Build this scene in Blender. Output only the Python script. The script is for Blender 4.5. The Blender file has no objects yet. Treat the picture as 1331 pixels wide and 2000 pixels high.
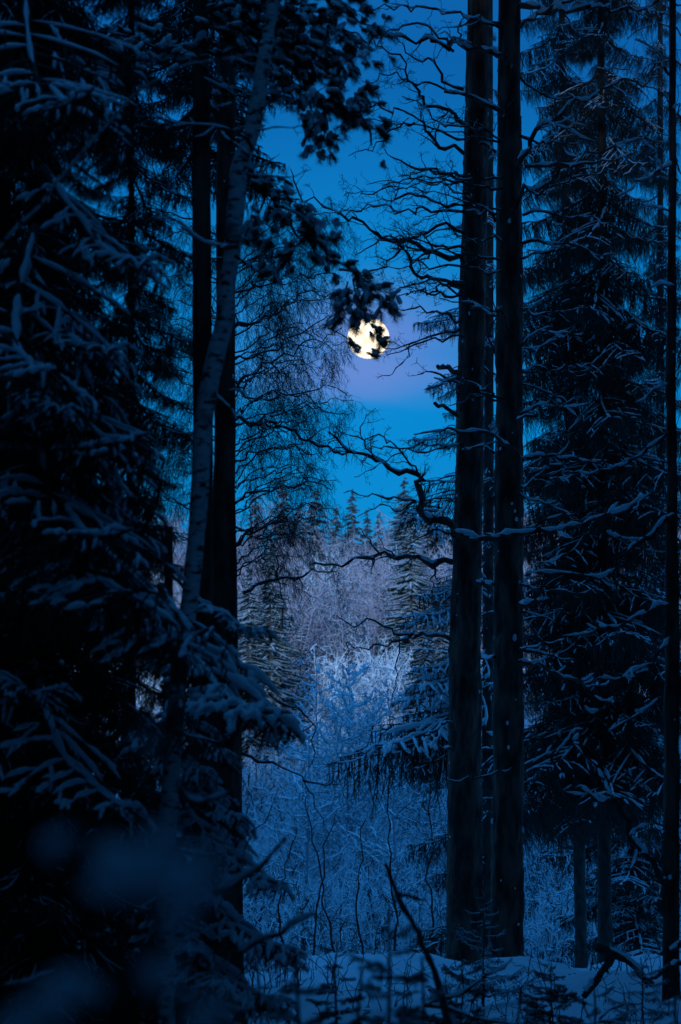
import bpy, math, random
import numpy as np
from math import radians as R_, sin, cos, pi

# ------------------------------------------------------------------ camera
sc = bpy.context.scene
F = 8815.0                       # focal length in pixels of the 1331 x 2000 photograph
PITCH = math.atan(567 / F)
EYE = 1.6
cam = bpy.data.cameras.new('camera'); camo = bpy.data.objects.new('camera', cam)
sc.collection.objects.link(camo); sc.camera = camo
cam.sensor_fit = 'VERTICAL'; cam.sensor_height = 36.0; cam.lens = 36.0 * F / 2000
camo.location = (0, 0, EYE); camo.rotation_euler = (pi / 2 + PITCH, 0, 0)
cam.clip_start = 0.1; cam.clip_end = 20000
cam.dof.use_dof = True; cam.dof.focus_distance = 52.0; cam.dof.aperture_fstop = 6.5; cam.dof.aperture_blades = 0
UPX, FWX = (0, -sin(PITCH), cos(PITCH)), (0, cos(PITCH), sin(PITCH))

def P(px, py, D):
    """point at pixel px, py of the photograph whose distance along +Y is D"""
    a = (px - 665.5) / F; b = (1000 - py) / F
    d = np.array((a, b * UPX[1] + FWX[1], b * UPX[2] + FWX[2]))
    return np.array((0, 0, EYE)) + d * (D / d[1])

# ------------------------------------------------------------------ sky, moon glow, afterglow
MOON_DIR = P(720, 660, 1000) - np.array((0, 0, EYE)); MOON_DIR /= np.linalg.norm(MOON_DIR)
w = bpy.data.worlds.new('World'); sc.world = w; w.use_nodes = True
nt = w.node_tree; N = nt.nodes; L = nt.links; bg = N['Background']
def nd(t, tree=None, **k):
    n = (tree or nt).nodes.new(t)
    for a, b in k.items(): setattr(n, a, b)
    return n
sky = nd('ShaderNodeTexSky', sky_type='NISHITA', sun_disc=False); sky.sun_elevation = R_(-2.0); sky.sun_rotation = R_(180)
tc = nd('ShaderNodeTexCoord')
sep = nd('ShaderNodeSeparateXYZ'); L.new(tc.outputs['Generated'], sep.inputs[0])
asn = nd('ShaderNodeMath', operation='ARCSINE'); L.new(sep.outputs[2], asn.inputs[0])
el = nd('ShaderNodeMath', operation='DIVIDE'); L.new(asn.outputs[0], el.inputs[0]); el.inputs[1].default_value = pi / 2
rp = nd('ShaderNodeValToRGB'); L.new(el.outputs[0], rp.inputs[0])
stops = [(0, (.005, .24, .60)), (3.5, (.003, .225, .58)), (5, (.001, .195, .55)), (7.4, (.001, .155, .48)), (9.2, (.001, .105, .38)), (13, (.004, .13, .44)), (30, (.018, .21, .68)), (90, (.024, .25, .76))]
cr = rp.color_ramp; cr.interpolation = 'LINEAR'
while len(cr.elements) < len(stops): cr.elements.new(0.5)
for e_, (d_, c_) in zip(cr.elements, stops): e_.position = d_ / 90; e_.color = (*c_, 1)
# scattered light round the moon
dot = nd('ShaderNodeVectorMath', operation='DOT_PRODUCT'); L.new(tc.outputs['Generated'], dot.inputs[0]); dot.inputs[1].default_value = tuple(MOON_DIR)
om = nd('ShaderNodeMath', operation='SUBTRACT'); om.inputs[0].default_value = 1.0; L.new(dot.outputs['Value'], om.inputs[1])
def glow(rad_deg, col, src):
    k = nd('ShaderNodeMath', operation='MULTIPLY'); L.new(om.outputs[0], k.inputs[0]); k.inputs[1].default_value = -1.0 / (0.5 * R_(rad_deg) ** 2)
    ex = nd('ShaderNodeMath', operation='EXPONENT'); L.new(k.outputs[0], ex.inputs[0])
    m = nd('ShaderNodeMix', data_type='RGBA', blend_type='ADD'); L.new(ex.outputs[0], m.inputs['Factor'])
    L.new(src, m.inputs['A']); m.inputs['B'].default_value = (*col, 1)
    return m.outputs['Result']
c1 = glow(3.1, (.0005, .055, .11), rp.outputs[0])
c1 = glow(.5, (.08, .07, .06), c1)
# thin lavender cloud bank behind the moon
mp = nd('ShaderNodeMapping'); L.new(tc.outputs['Generated'], mp.inputs[0]); mp.inputs['Scale'].default_value = (14, 14, 75)
nz = nd('ShaderNodeTexNoise'); L.new(mp.outputs[0], nz.inputs['Vector']); nz.inputs['Scale'].default_value = 1.0; nz.inputs['Detail'].default_value = 3
wob = nd('ShaderNodeMath', operation='MULTIPLY_ADD'); L.new(nz.outputs['Fac'], wob.inputs[0]); wob.inputs[1].default_value = .009; L.new(el.outputs[0], wob.inputs[2])
def band(a, b, c, d, src):
    m1 = nd('ShaderNodeMapRange', interpolation_type='SMOOTHSTEP'); L.new(src, m1.inputs[0])
    m1.inputs[1].default_value = a / 90; m1.inputs[2].default_value = b / 90
    m2 = nd('ShaderNodeMapRange', interpolation_type='SMOOTHSTEP'); L.new(src, m2.inputs[0])
    m2.inputs[1].default_value = c / 90; m2.inputs[2].default_value = d / 90; m2.inputs[3].default_value = 1; m2.inputs[4].default_value = 0
    m = nd('ShaderNodeMath', operation='MULTIPLY'); L.new(m1.outputs[0], m.inputs[0]); L.new(m2.outputs[0], m.inputs[1]); return m.outputs[0]
bm_ = band(5.44, 5.82, 6.35, 7.3, wob.outputs[0])
thr = nd('ShaderNodeMapRange', interpolation_type='SMOOTHSTEP'); L.new(nz.outputs['Fac'], thr.inputs[0]); thr.inputs[1].default_value = .25; thr.inputs[2].default_value = .55; thr.inputs[3].default_value = .45
# the cloud only catches the moon's light near the moon
k = nd('ShaderNodeMath', operation='MULTIPLY'); L.new(om.outputs[0], k.inputs[0]); k.inputs[1].default_value = -1.0 / (0.5 * R_(1.15) ** 2)
ex = nd('ShaderNodeMath', operation='EXPONENT'); L.new(k.outputs[0], ex.inputs[0])
cm = nd('ShaderNodeMath', operation='MULTIPLY'); L.new(bm_, cm.inputs[0]); L.new(thr.outputs[0], cm.inputs[1])
cm2 = nd('ShaderNodeMath', operation='MULTIPLY'); L.new(cm.outputs[0], cm2.inputs[0]); L.new(ex.outputs[0], cm2.inputs[1])
cm3 = nd('ShaderNodeMath', operation='MULTIPLY'); L.new(cm2.outputs[0], cm3.inputs[0]); cm3.inputs[1].default_value = .62
mx = nd('ShaderNodeMix', data_type='RGBA'); L.new(cm3.outputs[0], mx.inputs['Factor']); L.new(c1, mx.inputs['A']); mx.inputs['B'].default_value = (.155, .225, .66, 1)
st = band(5.44, 5.66, 5.72, 6.1, wob.outputs[0]); st2 = nd('ShaderNodeMath', operation='MULTIPLY'); L.new(st, st2.inputs[0]); L.new(ex.outputs[0], st2.inputs[1])
st3 = nd('ShaderNodeMath', operation='MULTIPLY'); L.new(st2.outputs[0], st3.inputs[0]); st3.inputs[1].default_value = .38
mx0 = mx; mx = nd('ShaderNodeMix', data_type='RGBA'); L.new(st3.outputs[0], mx.inputs['Factor']); L.new(mx0.outputs['Result'], mx.inputs['A']); mx.inputs['B'].default_value = (.22, .26, .66, 1)
# faint afterglow of the Nishita sky behind the camera
SKYK = .02
ad = nd('ShaderNodeMix', data_type='RGBA', blend_type='ADD'); ad.inputs['Factor'].default_value = SKYK
L.new(mx.outputs['Result'], ad.inputs['A'])
tint = nd('ShaderNodeMix', data_type='RGBA', blend_type='MULTIPLY'); tint.inputs['Factor'].default_value = 1; L.new(sky.outputs[0], tint.inputs['A']); tint.inputs['B'].default_value = (.5, .8, 1.6, 1)
L.new(tint.outputs['Result'], ad.inputs['B'])
L.new(ad.outputs['Result'], bg.inputs['Color']); bg.inputs['Strength'].default_value = 1.0

# last soft light of the western sky, from behind the camera
SUN_E = 3.3
sl = bpy.data.lights.new('afterglow', 'SUN'); sl.energy = SUN_E; sl.angle = R_(5); sl.color = (.42, .66, 1.0)
so = bpy.data.objects.new('afterglow', sl); sc.collection.objects.link(so)
so.rotation_euler = (R_(90 - 10), 0, R_(-6))          # light travels towards +Y and down
sc.view_settings.view_transform = 'Standard'; sc.view_settings.look = 'None'
sc.view_settings.exposure = 0; sc.view_settings.gamma = 1; sc.view_settings.use_curve_mapping = False
sc.cycles.use_denoising = True; sc.cycles.max_bounces = 5; sc.cycles.diffuse_bounces = 4; sc.cycles.glossy_bounces = 1
sc.cycles.sample_clamp_indirect = 3

# ------------------------------------------------------------------ materials
def mat(name, build, rough=.8):
    m = bpy.data.materials.new(name); m.use_nodes = True
    t = m.node_tree; b = t.nodes['Principled BSDF']; b.inputs['Roughness'].default_value = rough
    b.inputs['Specular IOR Level'].default_value = .2
    build(t, b); return m
def noise_col(scale, c0, c1, bump=0, stretch=(1, 1, 1), det=5, lo=.35, hi=.65, dist=.02):
    def f(t, b):
        c = nd('ShaderNodeTexCoord', t); mpn = nd('ShaderNodeMapping', t); mpn.inputs['Scale'].default_value = stretch
        t.links.new(c.outputs['Object'], mpn.inputs[0])
        n = nd('ShaderNodeTexNoise', t); n.inputs['Scale'].default_value = scale; n.inputs['Detail'].default_value = det
        t.links.new(mpn.outputs[0], n.inputs['Vector'])
        r = nd('ShaderNodeValToRGB', t); r.color_ramp.elements[0].position = lo; r.color_ramp.elements[1].position = hi
        r.color_ramp.elements[0].color = (*c0, 1); r.color_ramp.elements[1].color = (*c1, 1)
        t.links.new(n.outputs['Fac'], r.inputs[0]); t.links.new(r.outputs[0], b.inputs['Base Color'])
        if bump:
            bp = nd('ShaderNodeBump', t); bp.inputs['Strength'].default_value = bump; bp.inputs['Distance'].default_value = dist
            t.links.new(n.outputs['Fac'], bp.inputs['Height']); t.links.new(bp.outputs[0], b.inputs['Normal'])
    return f
M = {}
M['bark'] = mat('pine_bark', noise_col(9, (.045, .018, .014), (.24, .095, .065), 1., (1, 1, .3), 8, .40, .62, .04))
M['spruce_bark'] = mat('spruce_bark', noise_col(14, (.035, .025, .02), (.11, .075, .06), .6, (1, 1, .5)))
M['twig'] = mat('twig_bark', noise_col(20, (.03, .02, .016), (.08, .055, .042)))
M['needle'] = mat('spruce_needles', noise_col(6, (.012, .026, .014), (.035, .06, .03)), .6)
M['pine_needle'] = mat('pine_needles', noise_col(6, (.02, .04, .022), (.05, .08, .04)), .6)
M['snow'] = mat('snow', noise_col(30, (.76, .79, .83), (.86, .87, .88), .25, (1, 1, 1), 3, dist=.01), .65)
M['ground_snow'] = mat('ground_snow', noise_col(2.5, (.72, .75, .80), (.86, .87, .88), .5, (1, 1, 1), 8, dist=.06), .7)
def birch(t, b):
    c = nd('ShaderNodeTexCoord', t); mpn = nd('ShaderNodeMapping', t); mpn.inputs['Scale'].default_value = (16, 16, 42)
    t.links.new(c.outputs['Object'], mpn.inputs[0])
    n = nd('ShaderNodeTexNoise', t); n.inputs['Scale'].default_value = 1; n.inputs['Detail'].default_value = 4; t.links.new(mpn.outputs[0], n.inputs['Vector'])
    r = nd('ShaderNodeValToRGB', t); e = r.color_ramp.elements; e[0].position = .37; e[1].position = .46
    e[0].color = (.035, .03, .028, 1); e[1].color = (.60, .55, .52, 1)
    x = e.new(.7); x.color = (.78, .73, .70, 1)
    t.links.new(n.outputs['Fac'], r.inputs[0])
    n2 = nd('ShaderNodeTexNoise', t); n2.inputs['Scale'].default_value = 3.2; n2.inputs['Detail'].default_value = 3; t.links.new(c.outputs['Object'], n2.inputs['Vector'])
    r2 = nd('ShaderNodeValToRGB', t); r2.color_ramp.elements[0].position = .33; r2.color_ramp.elements[1].position = .43; r2.color_ramp.elements[0].color = (.12, .1, .09, 1)
    t.links.new(n2.outputs['Fac'], r2.inputs[0])
    mm = nd('ShaderNodeMix', t, data_type='RGBA', blend_type='MULTIPLY'); mm.inputs['Factor'].default_value = 1
    t.links.new(r.outputs[0], mm.inputs['A']); t.links.new(r2.outputs[0], mm.inputs['B']); t.links.new(mm.outputs['Result'], b.inputs['Base Color'])
    bp = nd('ShaderNodeBump', t); bp.inputs['Strength'].default_value = .5; bp.inputs['Distance'].default_value = .004
    t.links.new(n.outputs['Fac'], bp.inputs['Height']); t.links.new(bp.outputs[0], b.inputs['Normal'])
M['birch'] = mat('birch_bark', birch, .6)
def dusted(lo, hi, wood, snow=(.8, .82, .85), nscale=1.5, namp=.5):
    """snow lying on whatever faces up; bare wood on the flanks"""
    def f(t, b):
        g = nd('ShaderNodeNewGeometry', t); s = nd('ShaderNodeSeparateXYZ', t); t.links.new(g.outputs['Normal'], s.inputs[0])
        n = nd('ShaderNodeTexNoise', t); n.inputs['Scale'].default_value = nscale; t.links.new(g.outputs['Position'], n.inputs['Vector'])
        a = nd('ShaderNodeMath', t, operation='MULTIPLY_ADD'); t.links.new(n.outputs['Fac'], a.inputs[0]); a.inputs[1].default_value = namp; t.links.new(s.outputs[2], a.inputs[2])
        r = nd('ShaderNodeMapRange', t); t.links.new(a.outputs[0], r.inputs[0]); r.inputs[1].default_value = lo; r.inputs[2].default_value = hi
        mm = nd('ShaderNodeMix', t, data_type='RGBA'); t.links.new(r.outputs[0], mm.inputs['Factor']); mm.inputs['A'].default_value = (*wood, 1); mm.inputs['B'].default_value = (*snow, 1)
        t.links.new(mm.outputs['Result'], b.inputs['Base Color'])
    return f
M['dusted'] = mat('snow_dusted_twigs', dusted(.25, .6, (.06, .05, .05)))
M['frost'] = mat('frosted_twigs', dusted(-.45, .3, (.38, .38, .42), (.86, .88, .9)))
M['brown_frost'] = mat('lightly_frosted_twigs', dusted(.1, 1.6, (.33, .25, .28), (.72, .74, .8)))
M['dark_needle'] = mat('distant_needles', dusted(1.0, 1.7, (.035, .05, .055), nscale=2.5, namp=.6))
M['mid_needle'] = mat('snowy_needles', dusted(.45, 1.0, (.035, .05, .04), nscale=2.5, namp=.7))
M['far_needle'] = mat('snow_dusted_needles', dusted(.85, 1.5, (.03, .05, .045), nscale=2.0, namp=.7))

# ------------------------------------------------------------------ mesh tools
def unit(v): return v / np.maximum(np.linalg.norm(v, axis=-1, keepdims=True), 1e-9)
ICO = None
def ico():
    global ICO
    if ICO is None:
        import bmesh
        b = bmesh.new(); bmesh.ops.create_icosphere(b, subdivisions=2, radius=1)
        ICO = (np.array([v.co[:] for v in b.verts]), np.array([[v.index for v in f.verts] for f in b.faces])); b.free()
    return ICO
class Acc:
    """collects tubes, needles and lumps of snow, and builds them as ONE mesh"""
    def __init__(s, seed=0): s.t = {}; s.nl = []; s.bl = []; s.rng = np.random.default_rng(seed); s.raw = []
    def tube(s, pts, rad, sides=4, mi=0): s.t.setdefault((len(pts), sides, mi), []).append((pts, rad))
    def needles(s, pts, nlen, step, per=4, wid=.0022, mi=1, lean=.55): s.nl.append((np.asarray(pts), nlen, step, per, wid, mi, lean))
    def blob(s, c, r, mi=0): s.bl.append((c, r, mi))
    def empty(s): return not (s.t or s.nl or s.bl or s.raw)
    def mesh(s, name, mats, smooth=True):
        V = []; T = []; MI = []; off = 0
        for (k, sd, mi), ls in s.t.items():
            Pn = np.array([l[0] for l in ls], float); Rn = np.array([l[1] for l in ls], float); n = len(ls)
            tg = np.empty_like(Pn); tg[:, 1:-1] = Pn[:, 2:] - Pn[:, :-2]; tg[:, 0] = Pn[:, 1] - Pn[:, 0]; tg[:, -1] = Pn[:, -1] - Pn[:, -2]
            tg = unit(tg); ch = unit(Pn[:, -1] - Pn[:, 0])
            ref = np.zeros_like(ch); ref[np.arange(n), np.argmin(np.abs(ch), axis=1)] = 1
            u = unit(np.cross(tg, ref[:, None, :])); v = np.cross(tg, u)
            an = np.arange(sd) * 2 * pi / sd + .4
            ring = Pn[:, :, None] + Rn[:, :, None, None] * (u[:, :, None] * np.cos(an)[None, None, :, None] + v[:, :, None] * np.sin(an)[None, None, :, None])
            V.append(ring.reshape(-1, 3))
            i = np.arange(k - 1)[:, None]; j = np.arange(sd)[None, :]
            a = i * sd + j; b = i * sd + (j + 1) % sd; c = b + sd; d = a + sd
            q = np.stack([a, d, c, b], -1).reshape(-1, 4); q = np.concatenate([q[:, [0, 1, 2]], q[:, [0, 2, 3]]])
            q = (q[None] + (np.arange(n) * k * sd)[:, None, None]).reshape(-1, 3)
            T.append(q + off); MI.append(np.full(len(q), mi)); off += n * k * sd
        for pts, nlen, step, per, wid, mi, lean in s.nl:
            seg = np.linalg.norm(np.diff(pts, axis=0), axis=1); cum = np.concatenate([[0], np.cumsum(seg)])
            if cum[-1] < 1e-5: continue
            m = max(2, int(cum[-1] / step)); q = (np.arange(m) + s.rng.random(m)) / m * cum[-1]
            pos = np.stack([np.interp(q, cum, pts[:, a]) for a in range(3)], 1)
            idx = np.clip(np.searchsorted(cum, q) - 1, 0, len(seg) - 1); tg = unit(np.diff(pts, axis=0))[idx]
            pos = np.repeat(pos, per, 0); tg = np.repeat(tg, per, 0)
            rd = s.rng.normal(size=pos.shape); rd = unit(rd - tg * (rd * tg).sum(1, keepdims=True))
            dr = unit(tg * lean + rd); ln = nlen * s.rng.uniform(.7, 1.15, (len(pos), 1)); sd = np.cross(dr, unit(s.rng.normal(size=pos.shape)))
            sd = unit(sd) * wid * .5
            tri = np.stack([pos - sd, pos + sd, pos + dr * ln], 1).reshape(-1, 3)
            V.append(tri); f = np.arange(len(tri)).reshape(-1, 3) + off; T.append(f); MI.append(np.full(len(f), mi)); off += len(tri)
        if s.bl:
            iv, it = ico()
            C = np.array([b[0] for b in s.bl], float); Rr = np.array([b[1] if np.ndim(b[1]) else (b[1],) * 3 for b in s.bl], float)
            nz_ = 1 + .16 * np.sin(iv @ s.rng.normal(size=(3, len(C))) * 2.2 + s.rng.random(len(C)) * 6).T + .07 * np.sin(iv @ s.rng.normal(size=(3, len(C))) * 5).T
            X = C[:, None] + iv[None] * Rr[:, None] * nz_[:, :, None]
            V.append(X.reshape(-1, 3)); f = (it[None] + (np.arange(len(C)) * len(iv))[:, None, None]).reshape(-1, 3) + off
            T.append(f); MI.append(np.repeat([b[2] for b in s.bl], len(it))); off += len(C) * len(iv)
        for v_, f_, mi in s.raw:
            V.append(v_); T.append(f_ + off); MI.append(np.full(len(f_), mi)); off += len(v_)
        V = np.concatenate(V).astype(np.float32); T = np.concatenate(T).astype(np.int32); MI = np.concatenate(MI).astype(np.int32)
        me = bpy.data.meshes.new(name)
        me.vertices.add(len(V)); me.vertices.foreach_set('co', V.ravel())
        me.loops.add(len(T) * 3); me.loops.foreach_set('vertex_index', T.ravel())
        me.polygons.add(len(T)); me.polygons.foreach_set('loop_start', np.arange(0, len(T) * 3, 3, dtype=np.int32))
        for m_ in mats: me.materials.append(M[m_])
        me.polygons.foreach_set('material_index', MI)
        me.polygons.foreach_set('use_smooth', np.full(len(T), smooth))
        me.update(calc_edges=True); return me
COL = sc.collection
def obj(name, me, parent=None, loc=None, rot=None, scale=None):
    o = bpy.data.objects.new(name, me); COL.objects.link(o)
    if parent is not None: o.parent = parent
    if loc is not None: o.location = tuple(float(c) for c in loc)
    if rot is not None: o.rotation_euler = rot
    if scale is not None: o.scale = (scale,) * 3 if np.ndim(scale) == 0 else scale
    return o
def thing(name, label, cat, loc=(0, 0, 0), group=None, me=None):
    o = obj(name, me, None, loc); o['label'] = label; o['category'] = cat
    if group: o['group'] = group
    return o

def resample(pts, n):
    """smooth curve through hand-measured points (Catmull-Rom), n samples"""
    p = np.asarray(pts, float)
    if len(p) == 2: return p[0] + (p[1] - p[0]) * np.linspace(0, 1, n)[:, None]
    q = np.concatenate([[2 * p[0] - p[1]], p, [2 * p[-1] - p[-2]]])
    d = np.concatenate([[0], np.cumsum(np.linalg.norm(np.diff(p, axis=0), axis=1))]); s = np.linspace(0, d[-1] * .99999, n)
    i = np.clip(np.searchsorted(d, s, 'right') - 1, 0, len(p) - 2); t = ((s - d[i]) / (d[i + 1] - d[i]))[:, None]
    a, b, c, e = q[i], q[i + 1], q[i + 2], q[i + 3]
    return .5 * (2 * b + (c - a) * t + (2 * a - 5 * b + 4 * c - e) * t ** 2 + (3 * b - a - 3 * c + e) * t ** 3)
def crook(pts, n, amp, rng):
    c = resample(pts, n); L_ = np.linalg.norm(c[-1] - c[0])
    k = rng.normal(size=(n, 3)) * amp * L_; k = k * .75 + np.roll(k, 1, 0) * .25; k[0] = 0; k[-1] *= .5
    return c + k
def snow_on(S, pts, rad, rng, thick=1.0, cover=.8, mi=0, floor=.0, piece=6):
    """a cap of snow lying along the top of a branch, with gaps"""
    n = len(pts)
    if n < 3: return
    tg = unit(np.gradient(pts, axis=0)); i = 0
    ok = (np.abs(tg[:, 2]) < .8)
    while i < n - 2:
        if not ok[i] or rng.random() > cover: i += 1; continue
        j = min(n - 1, i + rng.integers(3, piece + 1))
        while j > i + 1 and not ok[i:j + 1].all(): j -= 1
        if j - i >= 2:
            q = pts[i:j + 1]; r = np.maximum(rad[i:j + 1], floor); rl = r.mean(); m = 9
            qq = resample(q, m); qq[1:-1] = .5 * qq[1:-1] + .25 * (qq[:-2] + qq[2:]); rr = np.interp(np.linspace(0, 1, m), np.linspace(0, 1, len(r)), r)
            prof = np.array([.12, .6, .95, 1, 1.05, 1, .95, .6, .1]) * (1 + .75 * (rng.random(m) - .5)) * thick * rng.uniform(.7, 1.2)
            h = rr * prof * 1.0
            qq = qq + np.array([0, 0, 1]) * (rr * .62 + h * .25)[:, None] + rng.normal(size=(m, 3)) * rl * .16 * np.array([1, 1, .5])
            S.tube(qq, h, 6, mi)
        i = j
def grow(Wd, S, pts, r0, r1, rng, lvl=2, dens=9., lf=.35, amp=.03, up=.25, hang=0., spread=.9, snow=1., rmin=.0016, sides=5, flat=.6, start=.12, n=None, cover=.8, floor=.003):
    """a branch with wiggly side branches and twigs, lvl generations deep"""
    L_ = np.linalg.norm(np.diff(np.asarray(pts), axis=0), axis=1).sum()
    n = n or int(min(26, max(6, L_ / .07)))
    c = crook(pts, n, amp / max(1, L_ ** .3), rng); t = np.linspace(0, 1, n)
    rad = (r0 + (r1 - r0) * t ** .8); rad = rad * (1 + .12 * rng.normal(size=n)); rad = np.maximum(rad, rmin * .7)
    Wd.tube(c, rad, sides)
    if S is not None and snow > 0 and r0 > .0028: snow_on(S, c, rad, rng, snow, cover, floor=floor)
    if lvl <= 0: return
    m = max(2, int(L_ * dens)); tg = unit(np.gradient(c, axis=0))
    for s in np.sort(rng.uniform(start, .98, m)):
        i = min(n - 2, int(s * (n - 1))); p = c[i] + (c[i + 1] - c[i]) * (s * (n - 1) - i)
        ax = tg[i]; rd = rng.normal(size=3); rd[2] *= flat; rd = unit(rd - ax * (rd @ ax))
        ln = L_ * lf * rng.uniform(.35, 1.1) * (1 - .55 * s); ln = max(ln, .05)
        d = unit(ax * rng.uniform(.35, .9) + rd * spread); d2 = unit(d + np.array([0, 0, up * rng.uniform(.0, 1.2)]) + rng.normal(size=3) * .35)
        e = p + d * ln * .5; e2 = e + d2 * ln * .5
        if hang: e2 = e2 - np.array([0, 0, hang * ln * rng.uniform(.5, 1.3)])
        rr = max(rmin, rad[i] * rng.uniform(.35, .6))
        grow(Wd, S, [p, e, e2], rr, rmin * .8, rng, lvl - 1, dens * 1.5 if ln > .25 else dens * 2, lf * 1.05, amp * 1.7, up, hang, spread, snow, rmin, 4 if lvl > 2 else 3, flat, .2, (max(4, min(6, int(ln / .06))) if lvl < 2 else max(5, int(ln / .055))) if ln < .5 else 9, cover, floor)

# ------------------------------------------------------------------ reusable boughs (unit length along +X)
def spruce_bough(seed, hang=0., snow=1., droop=.18, nl=18, wide=.40, need=.011, step=.009, fing=1., sub=.045, per=4, wid=.0020, thick=1.0, main=.95):
    rng = np.random.default_rng(seed); W_ = Acc(seed); S = Acc(seed + 1)
    t = np.linspace(0, 1, 12); c = np.stack([t, .03 * np.sin(t * 4 + seed), -droop * np.sin(t * 2.3) + .03 * rng.normal(size=12) * .3], 1)
    rad = .013 * (1 - t) + .003; W_.tube(c, rad, 5, 0); W_.needles(c[4:], need, step, per, wid)
    if snow: snow_on(S, c, rad * .65, rng, 1.2 * thick, main, floor=.010 * min(1, fing + .1))
    for i in range(nl * 2):
        s = .10 + .88 * (i + rng.random()) / (nl * 2); sd = 1 if i % 2 else -1
        b = np.array([np.interp(s, t, c[:, a]) for a in range(3)])
        Ln = (wide * (1 - s) ** .65 * rng.uniform(.65, 1.15) + .05); an = rng.uniform(.75, 1.15) * sd
        d = np.array([cos(an), sin(an), rng.uniform(-.25, .08)]); u = np.linspace(0, 1, 7)[:, None]
        l = b + d * u * Ln + np.array([.25, 0, -.28]) * u ** 2 * Ln * rng.uniform(.3, 1.1) + rng.normal(size=(7, 3)) * .004 * u
        lr = .005 * (1 - u[:, 0]) + .0016
        W_.tube(l, lr, 3, 0); W_.needles(l, need, step, per, wid)
        if snow and rng.random() < snow: snow_on(S, l, lr, rng, thick, .93, floor=.0085 * fing)
        for k_ in range(int(Ln / sub)):
            q = .12 + .85 * rng.random(); p = np.array([np.interp(q, u[:, 0], l[:, a]) for a in range(3)])
            a2 = an + rng.choice([-1, 1]) * rng.uniform(.6, 1.0); sl_ = Ln * .42 * (1 - q * .6) * rng.uniform(.4, 1.1) + .02
            v = np.linspace(0, 1, 5)[:, None]
            m_ = p + np.array([cos(a2), sin(a2), rng.uniform(-.5, 0)]) * v * sl_ + np.array([0, 0, -.35]) * v ** 2 * sl_
            mr = .003 * (1 - v[:, 0]) + .001
            W_.tube(m_, mr, 3, 0); W_.needles(m_, need * .95, step, per, wid)
            if snow and rng.random() < .75 * snow: snow_on(S, m_, mr, rng, thick, .95, floor=.0075 * fing)
        if hang:
            for k_ in range(int(Ln / .030)):
                q = rng.random(); p = np.array([np.interp(q, u[:, 0], l[:, a]) for a in range(3)])
                hl = hang * rng.uniform(.25, 1.1) * (.4 + Ln / wide); v = np.linspace(0, 1, 6)[:, None]
                h_ = p + np.array([rng.normal() * .12, rng.normal() * .12, -1]) * v * hl + rng.normal(size=(6, 3)) * .006 * v
                W_.tube(h_, .0025 * (1 - v[:, 0]) + .001, 3, 0); W_.needles(h_, need * .85, step * .9, per, wid)
                for _ in range(2):
                    q2 = rng.uniform(.1, .7); p2 = p + (h_[-1] - p) * q2; d2 = np.array([rng.normal() * .5, rng.normal() * .5, -1]) * hl * .35
                    W_.tube(p2 + d2 * v, .0015 * (1 - v[:, 0]) + .001, 3, 0); W_.needles(p2 + d2 * v, need * .85, step, per, wid)
    return W_.mesh('bough', ['spruce_bark', 'needle']), (S.mesh('bough_snow', ['snow']) if not S.empty() else None)
def pine_bough(seed, n=26, tuft=.055, snow=.8):
    rng = np.random.default_rng(seed); W_ = Acc(seed); S = Acc(seed + 1)
    t = np.linspace(0, 1, 10); c = np.stack([t, .05 * np.sin(t * 5 + seed), .10 * t - .18 * t ** 2 + rng.normal(size=10) * .012], 1); rad = .013 * (1 - t) + .004
    W_.tube(c, rad, 5, 0); snow_on(S, c, rad, rng, 1.2, .8, floor=.009)
    for i in range(n):
        s = .2 + .8 * (i + .5) / n; b = np.array([np.interp(s, t, c[:, a]) for a in range(3)]); sd = 1 if i % 2 else -1
        Ln = .34 * (1 - .6 * s) * rng.uniform(.4, 1.1); an = sd * rng.uniform(.4, 1.1); u = np.linspace(0, 1, 6)[:, None]
        l = b + np.array([cos(an), sin(an), rng.uniform(-.2, .3)]) * u * Ln + np.array([0, 0, .1]) * u ** 2 * Ln
        W_.tube(l, .005 * (1 - u[:, 0]) + .002, 4, 0); snow_on(S, l, .005 + 0 * u[:, 0], rng, 1.2, .7, floor=.006)
        for e in ([1.] if Ln < .12 else [1., .7, .42]):
            p = b + (l[-1] - b) * e; tw = np.array([p + rng.normal(size=3) * .01, p + unit(l[-1] - b) * .05 + rng.normal(size=3) * .02])
            W_.needles(tw, tuft, .0011, 2, .0022, 1, .7)
            if rng.random() < snow: r = rng.uniform(.018, .034); S.blob(tw.mean(0) + (0, 0, .014), (r * 1.25, r * 1.2, r * .8))
    return W_.mesh('pine_bough', ['bark', 'pine_needle']), S.mesh('pine_bough_snow', ['snow'])
SHADED = [spruce_bough(90 + i, 0.14, .12, .2, 15, .36, .013, .011, .6, thick=.7, main=.25) for i in range(3)]       # dark, only a little snow
SNOWY = [spruce_bough(10 + i, 0.09, .95, .2, 9, .33, .013, .010, 1.0, .07, thick=.9, main=.7) for i in range(4)]       # near, loaded with snow
LADEN = [spruce_bough(130 + i, 0.10, 1., .2, 11, .36, .013, .011, 1.55, .07, thick=1.0, main=.95) for i in range(2)]
LIGHT = [spruce_bough(30 + i, 0.13, .55, .22, 15, .36, .011, .011, .8, .05, 3, .0026) for i in range(4)]        # half loaded
CURT = [spruce_bough(50 + i, 0.30, .28, .16, 13, .34, .010, .011, .7, .05, 3, .0026) for i in range(3)]         # curtains of hanging twigs
SAP = [spruce_bough(110 + i, 0, .7, .1, 5, .42, .075, .014, 2.2, .10, 5, .011) for i in range(3)]   # short boughs of young trees
PINE = [pine_bough(70 + i) for i in range(3)]
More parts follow.
